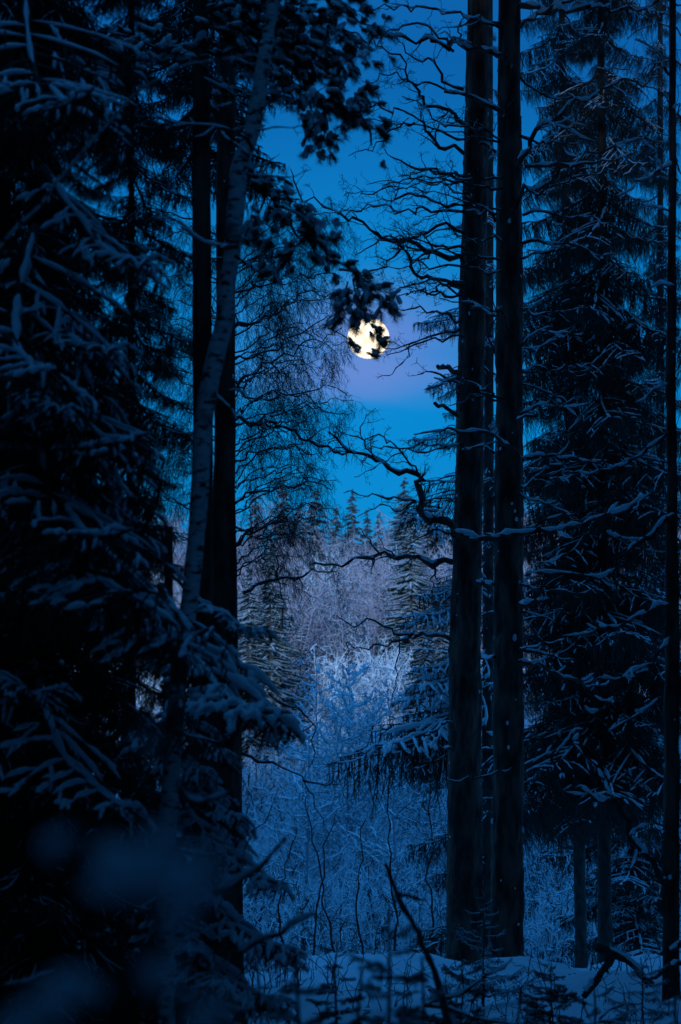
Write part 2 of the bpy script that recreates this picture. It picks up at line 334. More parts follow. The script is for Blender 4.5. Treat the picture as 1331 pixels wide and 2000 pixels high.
def aim(a, b, roll=0.):
    """rotation taking +X to the direction a->b with +Z kept up, then rolled"""
    from mathutils import Matrix, Vector
    x = Vector(b - a).normalized(); y = Vector((0, 0, 1)).cross(x)
    y = y.normalized() if y.length > 1e-4 else Vector((0, 1, 0)); z = x.cross(y)
    m = Matrix((x, y, z)).transposed() @ Matrix.Rotation(roll, 3, 'X')
    return m.to_euler()
def put_bough(tree, protos, a, b, rng, roll=None, fat=1., name='bough'):
    k = rng.integers(len(protos)); L_ = float(np.linalg.norm(b - a)); base = np.array(tree.location)
    o = obj(name, protos[k][0], tree, a - base, aim(a, b, rng.normal() * .18 if roll is None else roll), (L_, L_ * fat * (1 if rng.random() < .5 else -1), L_ * fat ** .5))
    if protos[k][1] is not None: obj('snow', protos[k][1], o)
    return o

# ------------------------------------------------------------------ trunks
def trunk_mesh(pts, rad, seed, m, n=70, sides=18, rough=.05, flare=0., patches=0):
    """round trunk along measured centre points; bark furrows give an uneven outline; patches of blown snow"""
    rng = np.random.default_rng(seed); c = resample(pts, n); q = np.asarray(pts, float)
    d = np.concatenate([[0], np.cumsum(np.linalg.norm(np.diff(q, axis=0), axis=1))]); s = np.linspace(0, d[-1], n)
    r = np.interp(s, d, rad); A = Acc(seed); t = np.arange(sides) * 2 * pi / sides
    ph = rng.random(6) * 6; V = np.zeros((n, sides, 3))
    for j in range(n):
        z = c[j][2]; f = 1 + rough * (.5 * np.sin(5 * t + 2 * np.sin(z * 2.1 + ph[0]) + ph[1]) + .4 * np.sin(3 * t + z * 5 + ph[2])) + rough * .5 * rng.normal(size=sides)
        rr = r[j] * f * (1 + flare * math.exp(-max(0, (c[j][2] - c[0][2])) / .25) * (1 + .35 * np.cos(4 * t + ph[3])))
        V[j] = c[j] + np.stack([np.cos(t) * rr, np.sin(t) * rr, 0 * t], 1)
    i = np.arange(n - 1)[:, None]; jj = np.arange(sides)[None]
    a = i * sides + jj; b = i * sides + (jj + 1) % sides
    T = np.concatenate([np.stack([a, b, b + sides], -1).reshape(-1, 3), np.stack([a, b + sides, a + sides], -1).reshape(-1, 3)])
    A.raw.append((V.reshape(-1, 3), T, 0))
    S = Acc(seed + 5)
    for _ in range(patches):
        j = rng.integers(2, n - 2); th = rng.uniform(pi, 2 * pi); p = c[j] + np.array([cos(th), sin(th), 0]) * r[j] * .97; e = rng.uniform(.006, .02)
        S.blob(p, (e, e * .6, e * rng.uniform(.8, 1.8)))
    return A.mesh('trunk', [m]), (S.mesh('trunk_snow', ['snow']) if patches else None), c, r

def tree_root(name, label, cat, base, group=None): return thing(name, label, cat, base, group)
def trunk(tree, px, D, m, seed, top=None, bottom=None, **k):
    """px: list of (x, y, width) in the photograph at distance D; runs on above and below the frame"""
    pts = [P(x, y, D) for x, y, w_ in px]; rad = [w_ * D / F / 2 for x, y, w_ in px]
    o_ = np.argsort([p[2] for p in pts]); pts = [pts[i] for i in o_]; rad = [rad[i] for i in o_]
    if bottom is not None: pts = [np.array([pts[0][0], D, bottom])] + pts; rad = [rad[0] * 1.05] + rad
    if top is not None:
        d = (pts[-1] - pts[-2]); d = d / abs(d[2]); pts = pts + [pts[-1] + d * (top - pts[-1][2])]; rad = rad + [.03]
    me, sn, c, r = trunk_mesh(pts, rad, seed, m, **k)
    b = np.array(tree.location); me.transform(__import__('mathutils').Matrix.Translation(-b)); t = obj('trunk', me, tree)
    if sn: sn.transform(__import__('mathutils').Matrix.Translation(-b)); obj('snow', sn, t)['kind'] = 'stuff'
    return c, r
def hand_branch(tree, px, D, w0, w1, seed, lvl=2, dD=.6, name='branch', m='twig', **k):
    """a branch drawn through measured points; its depth drifts away from or towards the camera"""
    rng = np.random.default_rng(seed); n = len(px); dr = rng.uniform(-1, 1) * dD
    pts = [P(x, y, D + dr * i / (n - 1)) for i, (x, y) in enumerate(px)]
    W_ = Acc(seed); S = Acc(seed + 1); k.setdefault('rmin', .0019)
    grow(W_, S, pts, w0 * D / F / 2, w1 * D / F / 2, rng, lvl, **k)
    from mathutils import Matrix
    T = Matrix.Translation(-np.array(tree.location)); me = W_.mesh(name, [m]); me.transform(T); o = obj(name, me, tree)
    if not S.empty(): ms = S.mesh('snow', ['snow']); ms.transform(T); obj('snow', ms, o)['kind'] = 'stuff'
    return o

# ------------------------------------------------------------------ ground
def gz(x, y):
    x = np.asarray(x, float); y = np.asarray(y, float)
    near = .10 * np.sin(x * 1.7 + y * .4) + .06 * np.sin(x * 3.9 + 1 + y * .9) + .05 * np.sin(y * 1.9 + x * .6) + .14 * np.exp(-((x - 2.7) ** 2 / .5 + (y - 41) ** 2 / 3))
    near = near + .022 * np.sin(x * 7.3 + 3 * np.sin(y * 1.3)) * np.sin(y * 5.1 + x) + .012 * np.sin(x * 15.1 + y * 3) * np.sin(y * 11.7 + x * 4) + .12 * np.exp(-((x - 1.9) ** 2 + (y - 43.5) ** 2 * .3) * 5) + .10 * np.exp(-((x - .4) ** 2 + (y - 42) ** 2 * .3) * 3)
    for tx, ty, tr_ in ((1.33, 48, .5), (1.66, 45, .5), (2.8, 38, .35), (2.9, 56, .4)): near = near - .13 * np.exp(-((x - tx) ** 2 + (y - ty) ** 2) / tr_ ** 2)
    far = -2.3 - .3 * np.cos(x * .15) + np.clip(y - 66, 0, 72) * .094 + np.clip(y - 138, 0, None) * .018 + .12 * np.sin(x * .9 + y * .21) * np.sin(y * .33)
    f = np.clip((y - 48.5) / 13, 0, 1); f = f * f * (3 - 2 * f)
    return (near - .14) * (1 - f) + far * f
def sheet(xs, ys, name, label_kind='structure'):
    X, Y = np.meshgrid(xs, ys); V = np.stack([X, Y, gz(X, Y)], -1).reshape(-1, 3); a = len(xs)
    i, j = np.meshgrid(np.arange(len(ys) - 1), np.arange(a - 1), indexing='ij'); q = (i * a + j).ravel()
    A = Acc(); A.raw.append((V, np.concatenate([np.stack([q, q + 1, q + a + 1], 1), np.stack([q, q + a + 1, q + a], 1)]), 0))
    o = obj(name, A.mesh(name, ['ground_snow'])); o['kind'] = label_kind; return o
sheet(np.concatenate([[-4000, -900, -250, -80, -30], np.linspace(-11, 11, 110), [30, 80, 250, 900, 4000]]),
      np.concatenate([[-400, -120, -40, -10], np.linspace(0, 27, 20), np.linspace(28, 62, 170), np.linspace(64, 300, 60), [350, 450, 600, 900, 1500, 2500]]), 'snow_ground')

# ------------------------------------------------------------------ moon
MD = 9000.0
def moon_mat(t, b):
    b.inputs['Base Color'].default_value = (0, 0, 0, 1)
    c = nd('ShaderNodeTexCoord', t); n = nd('ShaderNodeTexNoise', t); n.inputs['Scale'].default_value = .045; n.inputs['Detail'].default_value = 5
    t.links.new(c.outputs['Object'], n.inputs['Vector'])
    r = nd('ShaderNodeValToRGB', t); e = r.color_ramp.elements; e[0].position = .36; e[1].position = .6
    e[0].color = (1.25, 1.0, .70, 1); e[1].color = (2.3, 1.9, 1.4, 1); t.links.new(n.outputs['Fac'], r.inputs[0])
    t.links.new(r.outputs[0], b.inputs['Emission Color']); b.inputs['Emission Strength'].default_value = 1.0
M['moon'] = mat('moonlit_rock', moon_mat, 1)
A = Acc(3); iv, it = ico()
import bmesh
b_ = bmesh.new(); bmesh.ops.create_uvsphere(b_, u_segments=64, v_segments=40, radius=MD * 40 / F)
me = bpy.data.meshes.new('moon'); b_.to_mesh(me); b_.free(); me.materials.append(M['moon'])
for p_ in me.polygons: p_.use_smooth = True
mo = thing('moon', 'full yellow-white moon hanging low between the trees', 'moon', np.array((0, 0, EYE)) + MOON_DIR * MD, None, me)

# ------------------------------------------------------------------ the two tall pines right of the gap
def base_of(px, D): p = P(px, 1880, D); return (p[0], D, float(gz(p[0], D)))
pa = tree_root('pine_tree', 'tall dark pine, left one of the close pair of thick trunks right of the moon', 'tree', base_of(910, 48))
trunk(pa, [(935, 0, 42), (931, 250, 48), (925, 500, 48), (920, 750, 53), (915, 1000, 54), (910, 1250, 61), (908, 1500, 65), (910, 1800, 70)], 48, 'bark', 1, top=19, bottom=gz(1.33, 48) - .1, flare=.35, patches=60, n=260, sides=40, rough=.075)
pb = tree_root('pine_tree', 'tall dark pine, right one of the close pair of thick trunks right of the moon', 'tree', base_of(990, 45))
trunk(pb, [(995, 0, 43), (995, 250, 46), (995, 500, 52), (995, 750, 52), (994, 1000, 56), (993, 1250, 56), (993, 1500, 59), (990, 1800, 64)], 45, 'bark', 2, top=20, bottom=gz(1.65, 45) - .1, flare=.3, patches=70, n=260, sides=40, rough=.075)
BA = [
 ([(911,245),(866,220),(826,190),(816,170),(781,125),(741,85),(721,60)], 10, 2, 3),
 ([(906,300),(866,280),(831,250),(811,225),(766,215),(703,210),(676,205)], 9, 2, 3),
 ([(811,240),(766,255),(741,285),(706,295),(680,300)], 5, 1.5, 2),
 ([(906,355),(866,340),(816,330),(776,315),(751,290)], 9, 2, 3),
 ([(916,362),(866,357),(781,357),(716,357)], 5, 1.5, 2),
 ([(906,455),(866,442),(831,450),(791,465),(741,470),(696,495)], 8, 2, 3),
 ([(905,515),(866,497),(791,472),(741,455),(696,430),(660,413),(634,403),(593,374),(575,330)], 13, 2, 3),
 ([(903,560),(866,546),(820,545),(803,526),(800,495),(782,493),(752,518),(723,528),(706,534)], 11, 2.5, 3),
 ([(900,626),(866,615),(823,605),(782,605),(750,598)], 6, 1.5, 2),
 ([(900,643),(866,651),(831,661),(803,669),(782,682),(749,680)], 6, 1.5, 3),
 ([(803,669),(795,700),(770,725),(735,740)], 3, 1.2, 1),
 ([(893,812),(870,795),(851,787)], 9, 7, 0),
 ([(893,727),(870,718),(856,715)], 10, 8, 0),
 ([(890,1046),(860,1022),(832,1003),(812,978),(815,945),(812,928),(760,915),(716,890),(690,880),(640,845)], 19, 4, 3),
 ([(812,978),(770,972),(720,968),(675,962)], 5, 1.5, 2),
 ([(885,1098),(830,1088),(774,1085),(724,1088),(658,1095),(600,1103)], 13, 3, 3),
 ([(745,1085),(728,1065),(712,1045),(700,1030)], 5, 1.5, 2),
 ([(880,1249),(810,1237),(757,1227),(698,1220),(662,1207)], 9, 2, 2),
 ([(807,1237),(757,1260),(708,1267),(678,1260),(675,1290)], 6, 1.5, 2),
 ([(816,925),(780,872),(740,850),(700,855),(655,835)], 5, 1.5, 3), ([(765,915),(722,882),(704,835),(735,795)], 4, 1.4, 3), ([(880,876),(800,880),(745,905),(690,930)], 4, 1.4, 3), ([(812,978),(780,1000),(740,990),(700,1010)], 4, 1.4, 2),
 ([(780,1245),(775,1300),(768,1350),(762,1385)], 3, 1.5, 0),
 ([(886,100),(850,60),(810,45),(760,60),(730,100)], 7, 1.5, 3),
 ([(906,175),(870,150),(840,120),(800,100),(770,50)], 7, 1.5, 3),
 
 ([(884,1410),(860,1420),(828,1436)], 7, 4, 0), ([(884,1462),(868,1462),(856,1455)], 6, 4, 0),
]
for i, (p_, w0, w1, lv) in enumerate(BA):
    hand_branch(pa, p_, 47.7, w0, w1, 100 + i, lv, m='bark' if w0 > 8 else 'twig', lf=.34, dens=8.5, snow=.75 if i > 12 else .5)
hand_branch(pa, [(886,1040),(946,1054),(1016,1042),(1116,1030),(1206,1000),(1290,955)], 44, 13, 5, 199, 1, m='bark', dD=.3, lf=.2, dens=3, snow=1.5, cover=1., floor=.013, amp=.012)
BB = [
 ([(976,53),(926,33),(886,23),(816,20),(701,18)], 9, 2, 3),
 ([(993,133),(976,110),(946,93),(886,83),(816,83),(716,73),(666,58)], 14, 3, 2),
 ([(986,220),(946,200),(901,185),(866,178)], 11, 6, 1),
 ([(968,297),(941,275),(886,245),(841,220),(786,187)], 7, 2, 2),
 ([(971,420),(926,395),(886,372),(850,345)], 6, 2, 2),
 ([(968,432),(936,415),(886,412),(816,407),(756,397),(706,407),(670,425)], 7, 2, 3),
 ([(968,617),(936,600),(901,590),(860,585)], 7, 2, 2), ([(1001,650),(981,617),(951,602),(915,598)], 6, 2, 1),
 ([(966,770),(930,757),(891,747),(846,737)], 7, 3, 1),
 ([(1011,885),(976,852),(936,845),(876,840),(811,842)], 9, 3, 1),
 ([(966,885),(936,872),(866,869),(791,871),(721,872)], 6, 2, 2),
 ([(1011,325),(1026,295),(1061,250),(1116,200),(1166,172),(1216,155),(1291,150)], 13, 3, 1),
 ([(1001,415),(1026,385),(1081,350),(1126,320),(1176,295),(1266,265)], 10, 2, 2),
 ([(1016,55),(1046,30),(1106,0),(1140,-30)], 9, 5, 1),
 ([(1026,325),(1116,327),(1166,315),(1230,300)], 9, 3, 1), ([(1021,420),(1106,417),(1191,440)], 7, 2, 2),
 ([(1020,475),(1066,475),(1141,483),(1200,500)], 7, 2, 2), ([(1015,10),(1076,15),(1116,22),(1191,20),(1291,0)], 15, 5, 1),
 ([(1021,675),(1046,647),(1076,645),(1131,655)], 6, 2, 1), ([(1018,750),(1060,760),(1110,790)], 5, 2, 1),
 ([(1016,810),(1056,795),(1110,800),(1150,785)], 7, 2, 1),
 ([(1020,897),(1066,890),(1116,895),(1166,903),(1241,900)], 8, 3, 1),
 ([(1013,1182),(1036,1177),(1071,1170)], 12, 7, 0), ([(1013,1292),(1066,1305),(1116,1330),(1166,1340),(1186,1330)], 10, 4, 1),
 ([(1016,1267),(1066,1280),(1106,1290),(1140,1285)], 7, 2, 1), ([(966,1140),(950,1140),(931,1137)], 10, 8, 0),
 ([(1010,960),(1060,985),(1120,1010)], 6, 2, 1), ([(1018,1195),(1060,1205),(1100,1222)], 5, 2, 1), ([(966,690),(955,660),(968,610),(962,560)], 4, 2, 1),
 ([(966,1283),(950,1285),(938,1288)], 7, 5, 0), ([(1000,1500),(960,1508),(900,1520),(870,1520)], 5, 2, 0),
]
for i, (p_, w0, w1, lv) in enumerate(BB):
    hand_branch(pb, p_, 44.7, w0, w1, 200 + i, lv, m='bark' if w0 > 8 else 'twig', lf=.30, dens=6.5, snow=1.1, **(dict(cover=1., floor=.010) if p_[-1][0] > 1016 else {}))
rng = np.random.default_rng(15)
for i in range(22):      # thinner dead branches all the way up both trunks
    tr, xx, D, ww = (pa, 910, 47.7, 3) if i % 2 else (pb, 985, 44.7, 3); y0 = rng.uniform(20, 1250) if i > 11 else rng.uniform(150, 620); ll = rng.uniform(90, 230) * (1 if y0 < 700 else .6); dy = rng.uniform(-40, 30)
    hand_branch(tr, [(xx, y0), (xx - ll * .35 - 15, y0 + dy * .3 - 8), (xx - ll * .7 - 15, y0 + dy * .9 - rng.uniform(0, 14)), (xx - ll - 15, y0 + dy + rng.uniform(-12, 8))], D, rng.uniform(4.5, 7), 1.6, 1700 + i, 3, lf=.36, dens=9, snow=.5, dD=1.4)
rng = np.random.default_rng(25)
for i in range(12):
    y0 = 60 + 110 * i + rng.uniform(-20, 20); ll = rng.uniform(80, 220); dy = rng.uniform(-70, 40)
    hand_branch(pb, [(1016, y0), (1016 + ll * .5, y0 + dy * .7 + 8), (1016 + ll, y0 + dy)], 44.7, rng.uniform(4.5, 7), 1.8, 1750 + i, 2, lf=.34, dens=7, snow=.8, dD=1.2)
rng = np.random.default_rng(5)
for tr, px, D in ((pa, 935, 48), (pb, 995, 45)):      # live crowns above the frame
    for i in range(34):
        z = 11.5 + 8 * i / 34; a = np.array([P(px, 0, D)[0], D, z]); th = i * 2.4; l_ = 2.6 * (1 - (z - 11) / 11) + .8
        put_bough(tr, PINE, a, a + np.array([cos(th) * l_, sin(th) * l_, rng.uniform(0, .8)]), rng)

# ------------------------------------------------------------------ knotty thin tree at the right edge
pe = tree_root('pine_tree', 'thin knotty dark trunk along the right edge', 'tree', base_of(1312, 38))
trunk(pe, [(1314, 0, 13), (1314, 250, 14), (1313, 500, 16), (1311, 700, 18), (1313, 1000, 20), (1313, 1250, 27), (1312, 1500, 30), (1311, 1800, 32)], 38, 'bark', 3, top=16, bottom=gz(2.8, 38) - .1, flare=.2, rough=.16, patches=16, n=90)
BE = [
 ([(1306,845),(1276,870),(1241,900),(1166,925),(1100,925)], 8, 3, 1), ([(1321,1005),(1276,1030),(1246,1060),(1206,1100),(1161,1122),(1091,1120),(1026,1127)], 10, 5, 2),
 ([(1308,1182),(1256,1200),(1191,1225),(1096,1245)], 9, 4, 1), ([(1308,1247),(1286,1280),(1256,1310),(1216,1322),(1166,1325)], 9, 4, 1),
 ([(1286,1295),(1236,1330),(1191,1370),(1146,1415),(1091,1465),(1041,1490)], 9, 4, 2), ([(1291,1362),(1240,1400),(1191,1430)], 7, 3, 1),
 ([(1310,320),(1260,345),(1205,385)], 7, 2, 2), ([(1308,412),(1275,405),(1255,400)], 5, 2, 1), ([(1318,560),(1290,555),(1270,562)], 8, 4, 1),
 ([(1312,150),(1290,110),(1240,80)], 5, 1.5, 2), ([(1331,1170),(1318,1130),(1310,1105)], 6, 3, 0), ([(1312,755),(1280,760),(1240,790)], 5, 2, 1),
 ([(1306,1735),(1256,1665),(1221,1605),(1196,1565),(1151,1557),(1116,1530),(1091,1500),(1080,1470)], 13, 6, 1), ([(1196,1560),(1185,1530),(1168,1500)], 8, 4, 1),
 ([(1331,1880),(1290,1900),(1262,1928)], 12, 6, 0), ([(1331,1840),(1300,1860),(1275,1862)], 12, 6, 0)]
for i, (p_, w0, w1, lv) in enumerate(BE): hand_branch(pe, p_, 37.8, w0, w1, 300 + i, lv, lf=.26, dens=4.5, snow=1.35, dD=.9, cover=1., floor=.011, amp=.022)

# ------------------------------------------------------------------ spruces
def spruce(name, label, px, D, trunk_px, protos, zlo, top, lmax, n, seed, up_end=None, fat=1., lmin=.25, droop=.25, sub=None, power=.8, side=None):
    x = P(px, 1880, D)[0]; t_ = tree_root(name, label, 'tree', (x, D, float(gz(x, D)))); g0 = float(gz(x, D))
    c, r = trunk(t_, trunk_px, D, 'spruce_bark', seed, top=top, bottom=g0 - .1, flare=.25, patches=0, n=60, sides=12)
    rg = np.random.default_rng(seed)
    for i in range(n):
        z = zlo + (top - zlo) * ((i + rg.random()) / n) ** 1.15; th = i * 2.39996 + rg.normal() * .25
        if side is not None and rg.random() < .4: th = side + rg.normal() * .5
        l_ = (lmin + (lmax - lmin) * (1 - (z - zlo) / (top - zlo)) ** power) * rg.uniform(.5, 1.2)
        a = np.array([np.interp(z, c[:, 2], c[:, 0]), np.interp(z, c[:, 2], c[:, 1]), z])
        put_bough(t_, protos, a, a + np.array([cos(th), sin(th), -droop * rg.uniform(.5, 1.5)]) * l_, rg, fat=fat)
    return t_
spC = spruce('spruce_tree', 'dense dark spruce with hanging twig curtains just right of the paired pines', 1130, 56, [(1097, 0, 12), (1108, 600, 18), (1124, 1300, 23), (1135, 1850, 24)], CURT, 1.7, 15.5, 1.4, 125, 401, fat=1.25)
spD = spruce('spruce_tree', 'tallest curtain-twigged spruce between the paired pines and the knotty thin trunk', 1180, 52, [(1173, 0, 13), (1178, 500, 18), (1178, 1200, 22), (1182, 1850, 30)], CURT, 2.2, 15.5, 1.45, 135, 402, fat=1.25)
spM = spruce('spruce_tree', 'spruce standing behind the paired pines, snowy boughs reaching left past them', 952, 58, [(958, 0, 10), (955, 900, 20), (952, 1850, 26)], LIGHT, 4.6, 14, .75, 42, 403, fat=1.1)
rng = np.random.default_rng(77)
for (x0, y0, x1, y1, pr) in [(950, 580, 822, 603, LIGHT), (950, 690, 842, 733, LIGHT), (950, 820, 812, 838, LIGHT), (950, 700, 850, 760, LIGHT), (950, 905, 822, 972, LIGHT), (950, 1095, 826, 1130, LIGHT),
     (950, 1120, 812, 1165, SNOWY), (950, 1150, 790, 1188, SNOWY), (950, 1230, 802, 1277, SNOWY), (950, 1265, 815, 1305, LADEN), (950, 1290, 784, 1345, LADEN), (950, 1325, 736, 1410, LADEN),
     (950, 1330, 655, 1457, CURT), (950, 1400, 815, 1480, CURT), (950, 1595, 800, 1632, CURT), (950, 1670, 850, 1690, CURT), (950, 1790, 800, 1830, CURT), (950, 1370, 760, 1440, CURT)]:
    put_bough(spM, pr, P(x0, y0, 58), P(x1, y1, 57 + rng.normal() * .4), rng, fat=.8, roll=rng.normal() * .15 - .3)
spR = spruce('spruce_tree', 'bushy spruce filling the lower right behind the knotty thin trunk', 1245, 60, [(1236, 900, 12), (1240, 1850, 22)], LIGHT, .0, 7.0, 1.5, 80, 404, fat=1.2, lmin=.15)
spS = spruce('spruce_tree', 'spruce whose crown edge shows right of the hanging curtains under the open sky', 1290, 64, [(1290, 500, 12), (1290, 1850, 26)], CURT, 3.5, 15.5, 1.1, 90, 405, fat=1.2, lmin=.15)

# ------------------------------------------------------------------ left side: pines, birch, spruces
pf = tree_root('pine_tree', 'dark pine trunk beside the pale leaning birch, its right side edged with snow', 'tree', base_of(440, 36))
trunk(pf, [(445, 0, 34), (442, 300, 37), (441, 600, 38), (439, 900, 42), (437, 1150, 54), (436, 1400, 66), (440, 1800, 72)], 36, 'bark', 11, top=15, bottom=gz(-.9, 36) - .1, flare=.3, patches=12)
ph = tree_root('birch_tree', 'pale leaning birch with peeling marks in front of the left pines', 'tree', base_of(318, 24))
trunk(ph, [(535, 0, 22), (522, 80, 26), (511, 147, 29), (493, 258, 32), (469, 321, 35), (463, 384, 35), (458, 447, 35), (452, 510, 32), (443, 557, 33), (440, 620, 36), (428, 668, 38), (410, 750, 37), (396, 850, 37), (391, 950, 36), (385, 1030, 34), (371, 1170, 34), (352, 1300, 35), (342, 1420, 35), (325, 1700, 36)], 24, 'birch', 13, top=8.5, bottom=gz(-.9, 24) - .1, rough=.035, n=120, sides=20, patches=10)
BH = [([(495,295),(470,262),(440,245),(405,240),(340,237),(295,230)], 9, 4, 1), ([(485,305),(455,280),(430,255)], 8, 4, 0), ([(465,482),(430,478),(395,470),(330,430),(290,430)], 9, 3, 1),
      ([(440,765),(470,765),(490,780)], 6, 3, 0), ([(420,765),(450,800),(462,818)], 6, 3, 0), ([(460,500),(490,520),(505,530)], 8, 4, 0), ([(480,340),(520,340),(560,350),(600,330)], 4, 1.5, 2), ([(500,255),(540,250),(590,245)], 4, 2, 2)]
for i, (p_, w0, w1, lv) in enumerate(BH): hand_branch(ph, p_, 23.9, w0, w1, 500 + i, lv, lf=.3, dens=7, snow=1.3, dD=.3)

# fine bare birch behind the gap's left edge, its twigs hanging like a curtain
pq = tree_root('birch_tree', 'bare birch with fine drooping twigs spreading right across the sky below the moon', 'tree', base_of(452, 50))
trunk(pq, [(450, 500, 14), (448, 1000, 20), (446, 1850, 26)], 50, 'birch', 14, top=14, bottom=gz(-1.2, 50) - .1, n=50, sides=12)
BQ = [([(455,575),(500,560),(545,548),(600,545),(660,540)], 6, 2, 3), ([(455,640),(520,620),(560,600),(600,575),(650,570)], 6, 2, 3), ([(455,700),(530,690),(585,650),(640,620)], 5, 2, 3),
      ([(455,760),(500,720),(560,690),(620,660),(668,640)], 6, 2, 3), ([(455,822),(500,826),(545,830),(600,860),(640,880),(700,888)], 9, 4, 2), ([(455,835),(520,815),(600,800),(680,810)], 5, 1.5, 3),
      ([(455,900),(510,880),(580,880),(640,900)], 5, 1.5, 3), ([(455,985),(490,965),(550,950),(610,945),(650,960)], 6, 2, 3), ([(455,1070),(500,1032),(560,1025),(620,1012)], 6, 2, 3),
      ([(476,1158),(520,1135),(576,1128),(625,1115),(658,1116)], 8, 2, 2), ([(455,740),(500,780),(560,770),(640,760),(680,770)], 5, 1.5, 3), ([(455,1020),(500,1050),(560,1040),(600,1055)], 4, 1.5, 2), ([(470,1190),(500,1175),(560,1172)], 3, 1.2, 2),
      ([(455,520),(520,500),(580,510),(620,530)], 5, 1.5, 3), ([(455,950),(520,930),(570,915),(600,920)], 4, 1.5, 3), ([(455,655),(420,620),(380,600),(330,590)], 5, 1.5, 3), ([(455,760),(410,740),(360,700),(300,690)], 5, 1.5, 3), ([(455,870),(400,850),(340,840),(290,800)], 5, 1.5, 3), ([(455,470),(400,440),(340,420),(280,400)], 5, 1.5, 3), ([(455,330),(400,300),(330,290),(270,300)], 5, 1.5, 3)]
for i, (p_, w0, w1, lv) in enumerate(BQ):
    hand_branch(pq, p_, 50, w0, w1, 600 + i, lv, lf=.45, dens=10.0, up=.1, hang=.55 if i != 9 else .1, rmin=.0015, snow=.6, amp=.024, dD=1.2)
rng = np.random.default_rng(66)
for i in range(58):
    y0 = 430 + 11.8 * i; lx = rng.uniform(130, 262); x1 = 455 + lx * (1 if i % 5 < 3 else -1)
    hand_branch(pq, [(452, y0 + 30), ((452 * 2 + x1) / 3, y0 + rng.uniform(-25, 0)), ((452 + 2 * x1) / 3, y0 - rng.uniform(10, 50)), (x1, y0 - rng.uniform(-30, 50))], 50.5, 3.6, 1.2, 2670 + i, 3,
                lf=.42, dens=10, up=.1, hang=.8, rmin=.0015, snow=.3, amp=.022, dD=1.5)
# low bare branches at the gap's left edge
pw = tree_root('rowan_tree', 'bare young rowan at the foot of the left pines, before the pale thicket', 'tree', base_of(470, 40))
trunk(pw, [(468, 1350, 8), (470, 1850, 12)], 40, 'spruce_bark', 15, bottom=gz(-.9, 40) - .1, n=20, sides=8)
for i, (p_, w0, w1, lv) in enumerate([([(470,1470),(510,1486),(552,1499),(592,1526),(615,1555),(628,1612)], 6, 1.5, 2), ([(592,1524),(635,1535),(665,1532)], 4, 1.5, 2), ([(475,1390),(530,1400),(575,1425),(615,1412)], 5, 2, 2), ([(525,1355),(560,1375),(612,1413),(610,1450),(600,1500)], 5, 1.5, 1), ([(540,1085),(545,1130),(552,1180),(555,1230)], 4, 1.5, 1), ([(470,1650),(520,1600),(545,1540)], 3, 1.2, 2)]):
    hand_branch(pw, p_, 40, w0, w1, 650 + i, lv, lf=.35, dens=6, up=-.2, snow=.6, dD=.4)

# pine with snow-laden needle tufts reaching to the moon
pn = tree_root('pine_tree', 'pine with round snow lumps on branches reaching from the top left to the moon', 'tree', base_of(398, 30))
trunk(pn, [(392, 0, 32), (394, 400, 37), (396, 700, 38), (396, 1200, 42), (398, 1800, 48)], 30, 'bark', 16, top=12, bottom=gz(-1.2, 30) - .1)
def tuft_mesh(seed):
    rg = np.random.default_rng(seed); W_ = Acc(seed); S = Acc(seed + 9)
    for k_ in range(4):
        tw = np.array([[0, 0, 0], [.05, 0, .0]]) + rg.normal(size=(2, 3)) * [[0, 0, 0], [.02, .03, .02]]
        W_.tube(tw, [.004, .002], 4, 0); W_.needles(tw, .055, .0014, 2, .0019, 1, .8)
    for k_ in range(rg.integers(3, 7)):
        r = rg.uniform(.010, .026); S.blob((rg.uniform(-.01, .065), rg.normal() * .022, .010 + rg.uniform(0, .016)), (r * rg.uniform(1.1, 1.9), r, r * .7))
    return W_.mesh('needle_tuft', ['twig', 'pine_needle']), S.mesh('snow_clump', ['snow'])
TUFT = [tuft_mesh(800 + i) for i in range(7)]
def tufts(tree, px, D, n, rng, jit=18, sc_=1., dense_end=.2, down=.25):
    c = resample([P(x, y, D) for x, y in px], 40); base = np.array(tree.location)
    for i in range(n):
        s = dense_end + (1 - dense_end) * rng.random(); j = int(s * 38); p = c[j] + rng.normal(size=3) * jit * D / F * [1, 1, .8]
        d = unit(c[j + 1] - c[j]) + rng.normal(size=3) * .5 - np.array([0, 0, down]); k_ = rng.integers(len(TUFT)); z = sc_ * rng.uniform(.55, 1.15)
        o = obj('needle_tuft', TUFT[k_][0], tree, p - base, aim(p, p + unit(d)), z)
        obj('snow_clump', TUFT[k_][1], o)
